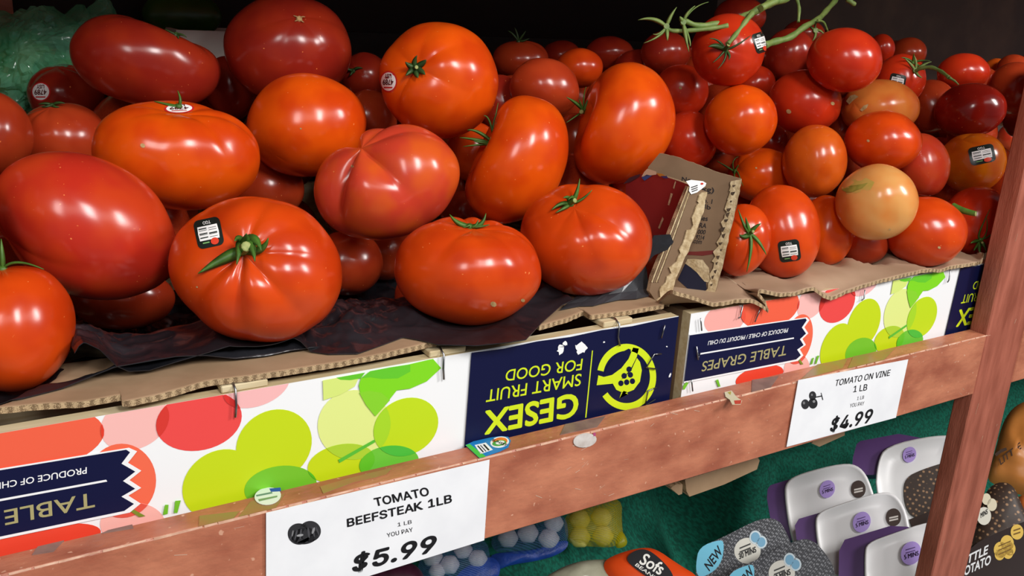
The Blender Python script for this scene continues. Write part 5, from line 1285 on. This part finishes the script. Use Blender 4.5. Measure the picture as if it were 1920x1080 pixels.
# cardboard under the shelf
def under_card(px, label):
    b = MB(); b.slab([at(x, y, 'y', .05) for x, y in px], Vector((.0, .05, 0)), M_card, M_flute); tag(b.build('cardboard_scrap', None, at(*px[0], 'y', .05)), label, 'cardboard', 'cardboard under the shelf')
under_card(C9([(150, 470), (160, 545), (178, 578), (400, 500), (605, 405), (622, 350), (600, 310), (380, 400)]), 'long folded cardboard strip hanging below the rail above the grey packs')
under_card(C9([(60, 525), (110, 568), (132, 560), (135, 500), (90, 500)]), 'small cardboard stub hanging below the rail, left of the long folded strip')
under_card(C9([(950, 240), (1000, 262), (1160, 190), (1160, 140), (1000, 190)]), 'cardboard strip showing below the $4.99 sign')
FILL = [(0.568, 0.134, 0.078, 0.0344), (1.184, 0.184, 0.078, 0.0339), (0.848, 0.187, 0.074, 0.0300), (1.206, 0.189, 0.208, 0.0319), (1.100, 0.304, 0.077, 0.0328), (1.152, 0.153, 0.138, 0.0338), (0.335, 0.367, 0.086, 0.0418), (0.232, 0.402, 0.085, 0.0413), (0.831, 0.398, 0.077, 0.0326), (0.929, 0.421, 0.075, 0.0306), (1.046, 0.228, 0.077, 0.0329), (0.139, 0.349, 0.082, 0.0383), (1.074, 0.180, 0.113, 0.0334), (0.466, 0.315, 0.113, 0.0376), (0.681, 0.438, 0.099, 0.0312), (0.755, 0.313, 0.080, 0.0358), (0.965, 0.386, 0.110, 0.0303), (1.195, 0.353, 0.075, 0.0313), (0.653, 0.352, 0.074, 0.0303), (0.814, 0.338, 0.113, 0.0331), (0.666, 0.149, 0.077, 0.0330), (0.112, 0.262, 0.096, 0.0403), (0.949, 0.227, 0.110, 0.0301), (1.139, 0.295, 0.138, 0.0345), (1.172, 0.407, 0.114, 0.0345), (0.999, 0.398, 0.172, 0.0315), (0.572, 0.207, 0.076, 0.0316), (1.152, 0.168, 0.231, 0.0309), (0.642, 0.445, 0.147, 0.0308), (1.240, 0.127, 0.077, 0.0332), (1.087, 0.091, 0.096, 0.0335), (0.486, 0.409, 0.106, 0.0314), (0.813, 0.232, 0.100, 0.0316), (0.937, 0.268, 0.163, 0.0347), (1.076, 0.296, 0.176, 0.0358), (-0.049, 0.206, 0.122, 0.0422), (0.835, 0.294, 0.198, 0.0340), (1.081, 0.343, 0.125, 0.0333), (0.676, 0.337, 0.136, 0.0319), (0.050, 0.417, 0.087, 0.0430), (1.192, 0.124, 0.183, 0.0307), (1.103, 0.230, 0.148, 0.0316), (0.578, 0.334, 0.078, 0.0343), (-0.034, 0.394, 0.119, 0.0395), (0.870, 0.365, 0.137, 0.0327), (0.774, 0.338, 0.172, 0.0321), (-0.034, 0.411, 0.208, 0.0439), (0.593, 0.314, 0.149, 0.0334), (1.122, 0.079, 0.156, 0.0340), (0.976, 0.454, 0.113, 0.0331), (0.953, 0.325, 0.126, 0.0344), (1.232, 0.074, 0.120, 0.0341), (0.465, 0.202, 0.115, 0.0397), (0.501, 0.447, 0.159, 0.0307), (1.168, 0.088, 0.098, 0.0356), (0.380, 0.361, 0.152, 0.0360), (0.527, 0.341, 0.138, 0.0338), (0.990, 0.131, 0.112, 0.0324), (0.714, 0.432, 0.162, 0.0342), (1.191, 0.453, 0.160, 0.0325), (0.603, 0.401, 0.075, 0.0311), (0.879, 0.191, 0.147, 0.0307), (0.966, 0.337, 0.197, 0.0332), (0.895, 0.321, 0.078, 0.0345), (0.016, 0.222, 0.080, 0.0363), (0.433, 0.391, 0.200, 0.0414), (1.151, 0.090, 0.227, 0.0333), (1.123, 0.350, 0.184, 0.0317), (0.787, 0.118, 0.077, 0.0330), (0.290, 0.420, 0.147, 0.0429), (0.028, 0.311, 0.081, 0.0369), (0.813, 0.371, 0.224, 0.0356), (0.897, 0.445, 0.128, 0.0359), (1.196, 0.277, 0.080, 0.0356), (1.080, 0.404, 0.078, 0.0342), (0.867, 0.282, 0.126, 0.0339), (0.379, 0.467, 0.086, 0.0418), (0.502, 0.150, 0.075, 0.0307), (1.046, 0.203, 0.173, 0.0328), (0.157, 0.304, 0.152, 0.0363), (0.812, 0.448, 0.113, 0.0331), (1.005, 0.199, 0.123, 0.0306), (0.143, 0.401, 0.147, 0.0433), (0.188, 0.469, 0.111, 0.0429), (1.140, 0.250, 0.198, 0.0344), (0.598, 0.402, 0.175, 0.0352), (0.770, 0.447, 0.198, 0.0343), (0.763, 0.419, 0.074, 0.0305), (1.155, 0.420, 0.207, 0.0314), (0.933, 0.455, 0.184, 0.0324), (1.230, 0.208, 0.149, 0.0325), (1.218, 0.072, 0.201, 0.0307), (0.557, 0.235, 0.134, 0.0305), (1.078, 0.458, 0.125, 0.0334), (1.109, 0.134, 0.195, 0.0308), (0.727, 0.237, 0.076, 0.0325), (-0.024, 0.097, 0.161, 0.0385), (0.298, 0.284, 0.117, 0.0372), (0.716, 0.318, 0.199, 0.0352), (1.207, 0.309, 0.151, 0.0350), (0.537, 0.447, 0.075, 0.0311), (0.649, 0.251, 0.079, 0.0346), (0.626, 0.468, 0.074, 0.0304), (1.234, 0.414, 0.075, 0.0308), (0.968, 0.395, 0.234, 0.0343), (-0.019, 0.173, 0.196, 0.0436), (1.076, 0.418, 0.188, 0.0359), (1.126, 0.153, 0.075, 0.0308), (1.137, 0.452, 0.078, 0.0336), (1.129, 0.238, 0.076, 0.0318), (0.995, 0.452, 0.209, 0.0335), (0.173, 0.202, 0.080, 0.0360), (-0.044, 0.308, 0.123, 0.0433), (0.715, 0.370, 0.076, 0.0319), (1.231, 0.450, 0.221, 0.0334), (1.038, 0.070, 0.145, 0.0352), (1.026, 0.094, 0.228, 0.0342), (0.681, 0.245, 0.176, 0.0356), (0.889, 0.396, 0.194, 0.0302), (1.003, 0.273, 0.113, 0.0331), (0.382, 0.459, 0.168, 0.0397), (1.207, 0.386, 0.172, 0.0317), (0.295, 0.453, 0.228, 0.0403), (-0.041, 0.327, 0.217, 0.0413), (0.273, 0.468, 0.081, 0.0367), (1.053, 0.355, 0.194, 0.0301), (0.847, 0.431, 0.232, 0.0316), (0.806, 0.406, 0.159, 0.0307), (-0.003, 0.266, 0.188, 0.0362), (0.523, 0.217, 0.184, 0.0322), (0.836, 0.464, 0.174, 0.0337), (0.872, 0.129, 0.075, 0.0313), (0.557, 0.434, 0.134, 0.0302), (1.009, 0.276, 0.182, 0.0304), (0.926, 0.297, 0.231, 0.0311), (0.796, 0.197, 0.230, 0.0301), (0.519, 0.361, 0.074, 0.0300), (1.032, 0.349, 0.076, 0.0324), (-0.018, 0.135, 0.081, 0.0371), (1.235, 0.467, 0.111, 0.0308), (1.037, 0.454, 0.075, 0.0312), (0.345, 0.145, 0.080, 0.0363), (0.889, 0.237, 0.079, 0.0351), (1.103, 0.467, 0.233, 0.0330), (0.756, 0.377, 0.124, 0.0318), (0.506, 0.320, 0.194, 0.0303), (0.533, 0.177, 0.124, 0.0320), (0.739, 0.386, 0.210, 0.0339), (1.138, 0.353, 0.098, 0.0304), (1.234, 0.136, 0.232, 0.0319), (0.571, 0.467, 0.198, 0.0338), (0.954, 0.072, 0.107, 0.0334), (0.747, 0.466, 0.113, 0.0330), (0.163, 0.467, 0.189, 0.0372), (1.234, 0.337, 0.209, 0.0333), (0.890, 0.324, 0.183, 0.0306), (1.020, 0.331, 0.147, 0.0309), (0.384, 0.311, 0.215, 0.0388), (0.923, 0.177, 0.076, 0.0319), (0.669, 0.422, 0.207, 0.0309), (1.038, 0.140, 0.074, 0.0300), (1.088, 0.071, 0.213, 0.0307), (0.481, 0.468, 0.214, 0.0308), (1.238, 0.221, 0.077, 0.0329), (0.553, 0.272, 0.075, 0.0307), (0.250, 0.348, 0.141, 0.0370), (0.862, 0.460, 0.074, 0.0301), (1.239, 0.361, 0.124, 0.0317), (0.066, 0.216, 0.119, 0.0271), (0.022, 0.422, 0.155, 0.0270), (0.348, 0.292, 0.072, 0.0277), (1.129, 0.446, 0.153, 0.0253), (0.443, 0.117, 0.101, 0.0257), (0.388, 0.305, 0.106, 0.0261), (-0.038, 0.108, 0.228, 0.0277), (0.317, 0.223, 0.133, 0.0288), (0.887, 0.247, 0.215, 0.0269), (0.428, 0.425, 0.115, 0.0284), (0.128, 0.415, 0.072, 0.0282), (0.424, 0.367, 0.100, 0.0252), (0.229, 0.461, 0.166, 0.0259), (0.831, 0.285, 0.070, 0.0265), (0.203, 0.267, 0.070, 0.0259), (0.171, 0.134, 0.072, 0.0277), (0.976, 0.149, 0.166, 0.0262), (1.069, 0.272, 0.118, 0.0259), (0.615, 0.176, 0.105, 0.0255), (1.236, 0.142, 0.141, 0.0252), (0.384, 0.201, 0.071, 0.0266), (0.247, 0.330, 0.074, 0.0299), (1.032, 0.394, 0.120, 0.0277), (0.517, 0.388, 0.179, 0.0265), (1.237, 0.264, 0.177, 0.0251), (0.102, 0.453, 0.118, 0.0263), (0.660, 0.394, 0.130, 0.0256), (0.694, 0.294, 0.070, 0.0257), (0.404, 0.131, 0.070, 0.0258), (0.409, 0.276, 0.070, 0.0255), (0.926, 0.393, 0.153, 0.0253), (0.483, 0.467, 0.101, 0.0264), (0.287, 0.121, 0.069, 0.0253), (1.238, 0.236, 0.228, 0.0284), (1.022, 0.470, 0.155, 0.0272), (0.161, 0.401, 0.213, 0.0252), (0.770, 0.180, 0.141, 0.0251), (1.119, 0.393, 0.144, 0.0277), (-0.010, 0.359, 0.070, 0.0256), (-0.048, 0.075, 0.101, 0.0270), (0.647, 0.283, 0.131, 0.0268), (0.096, 0.465, 0.069, 0.0253), (0.962, 0.244, 0.215, 0.0267), (0.565, 0.282, 0.189, 0.0254), (0.772, 0.314, 0.228, 0.0276), (-0.048, 0.231, 0.226, 0.0257), (0.474, 0.355, 0.160, 0.0255), (0.514, 0.204, 0.069, 0.0254), (1.027, 0.404, 0.226, 0.0263), (0.712, 0.463, 0.214, 0.0257), (0.856, 0.142, 0.129, 0.0255), (1.173, 0.304, 0.203, 0.0273), (0.917, 0.356, 0.225, 0.0251), (-0.015, 0.440, 0.071, 0.0270), (0.616, 0.365, 0.119, 0.0272), (0.300, 0.383, 0.227, 0.0272), (1.023, 0.087, 0.088, 0.0261), (1.042, 0.289, 0.069, 0.0253), (1.195, 0.463, 0.070, 0.0263)]

# tomatoes buried inside the two heaps, which carry the ones on top
def proto_mesh(name, skin, lob):
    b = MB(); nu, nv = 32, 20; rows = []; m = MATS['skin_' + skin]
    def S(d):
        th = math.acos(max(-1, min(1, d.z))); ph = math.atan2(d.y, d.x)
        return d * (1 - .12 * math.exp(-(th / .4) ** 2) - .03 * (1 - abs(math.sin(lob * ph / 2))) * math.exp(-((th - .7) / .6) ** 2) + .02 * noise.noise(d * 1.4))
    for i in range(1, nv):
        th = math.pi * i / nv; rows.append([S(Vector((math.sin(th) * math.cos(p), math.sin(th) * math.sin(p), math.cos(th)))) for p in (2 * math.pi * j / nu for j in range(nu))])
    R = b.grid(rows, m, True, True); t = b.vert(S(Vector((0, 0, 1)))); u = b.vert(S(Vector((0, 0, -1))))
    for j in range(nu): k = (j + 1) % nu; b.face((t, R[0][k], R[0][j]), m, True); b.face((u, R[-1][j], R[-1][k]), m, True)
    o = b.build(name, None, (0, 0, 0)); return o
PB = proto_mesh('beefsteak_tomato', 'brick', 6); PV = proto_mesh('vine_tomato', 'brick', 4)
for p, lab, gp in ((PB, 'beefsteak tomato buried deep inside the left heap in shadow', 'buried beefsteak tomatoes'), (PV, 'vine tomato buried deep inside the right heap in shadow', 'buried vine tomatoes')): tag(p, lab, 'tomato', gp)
used = set(); R = random.Random(5)
for x, y, z, r in FILL:
    p = PB if x < .45 else PV
    o = p if p.name not in used else p.copy()
    if p.name in used: COL.objects.link(o)
    used.add(p.name)
    o.location = (x, y, z); o.scale = (r, r, r * .97); o.rotation_euler = (R.uniform(0, 6.28), R.uniform(0, 6.28), R.uniform(0, 6.28))
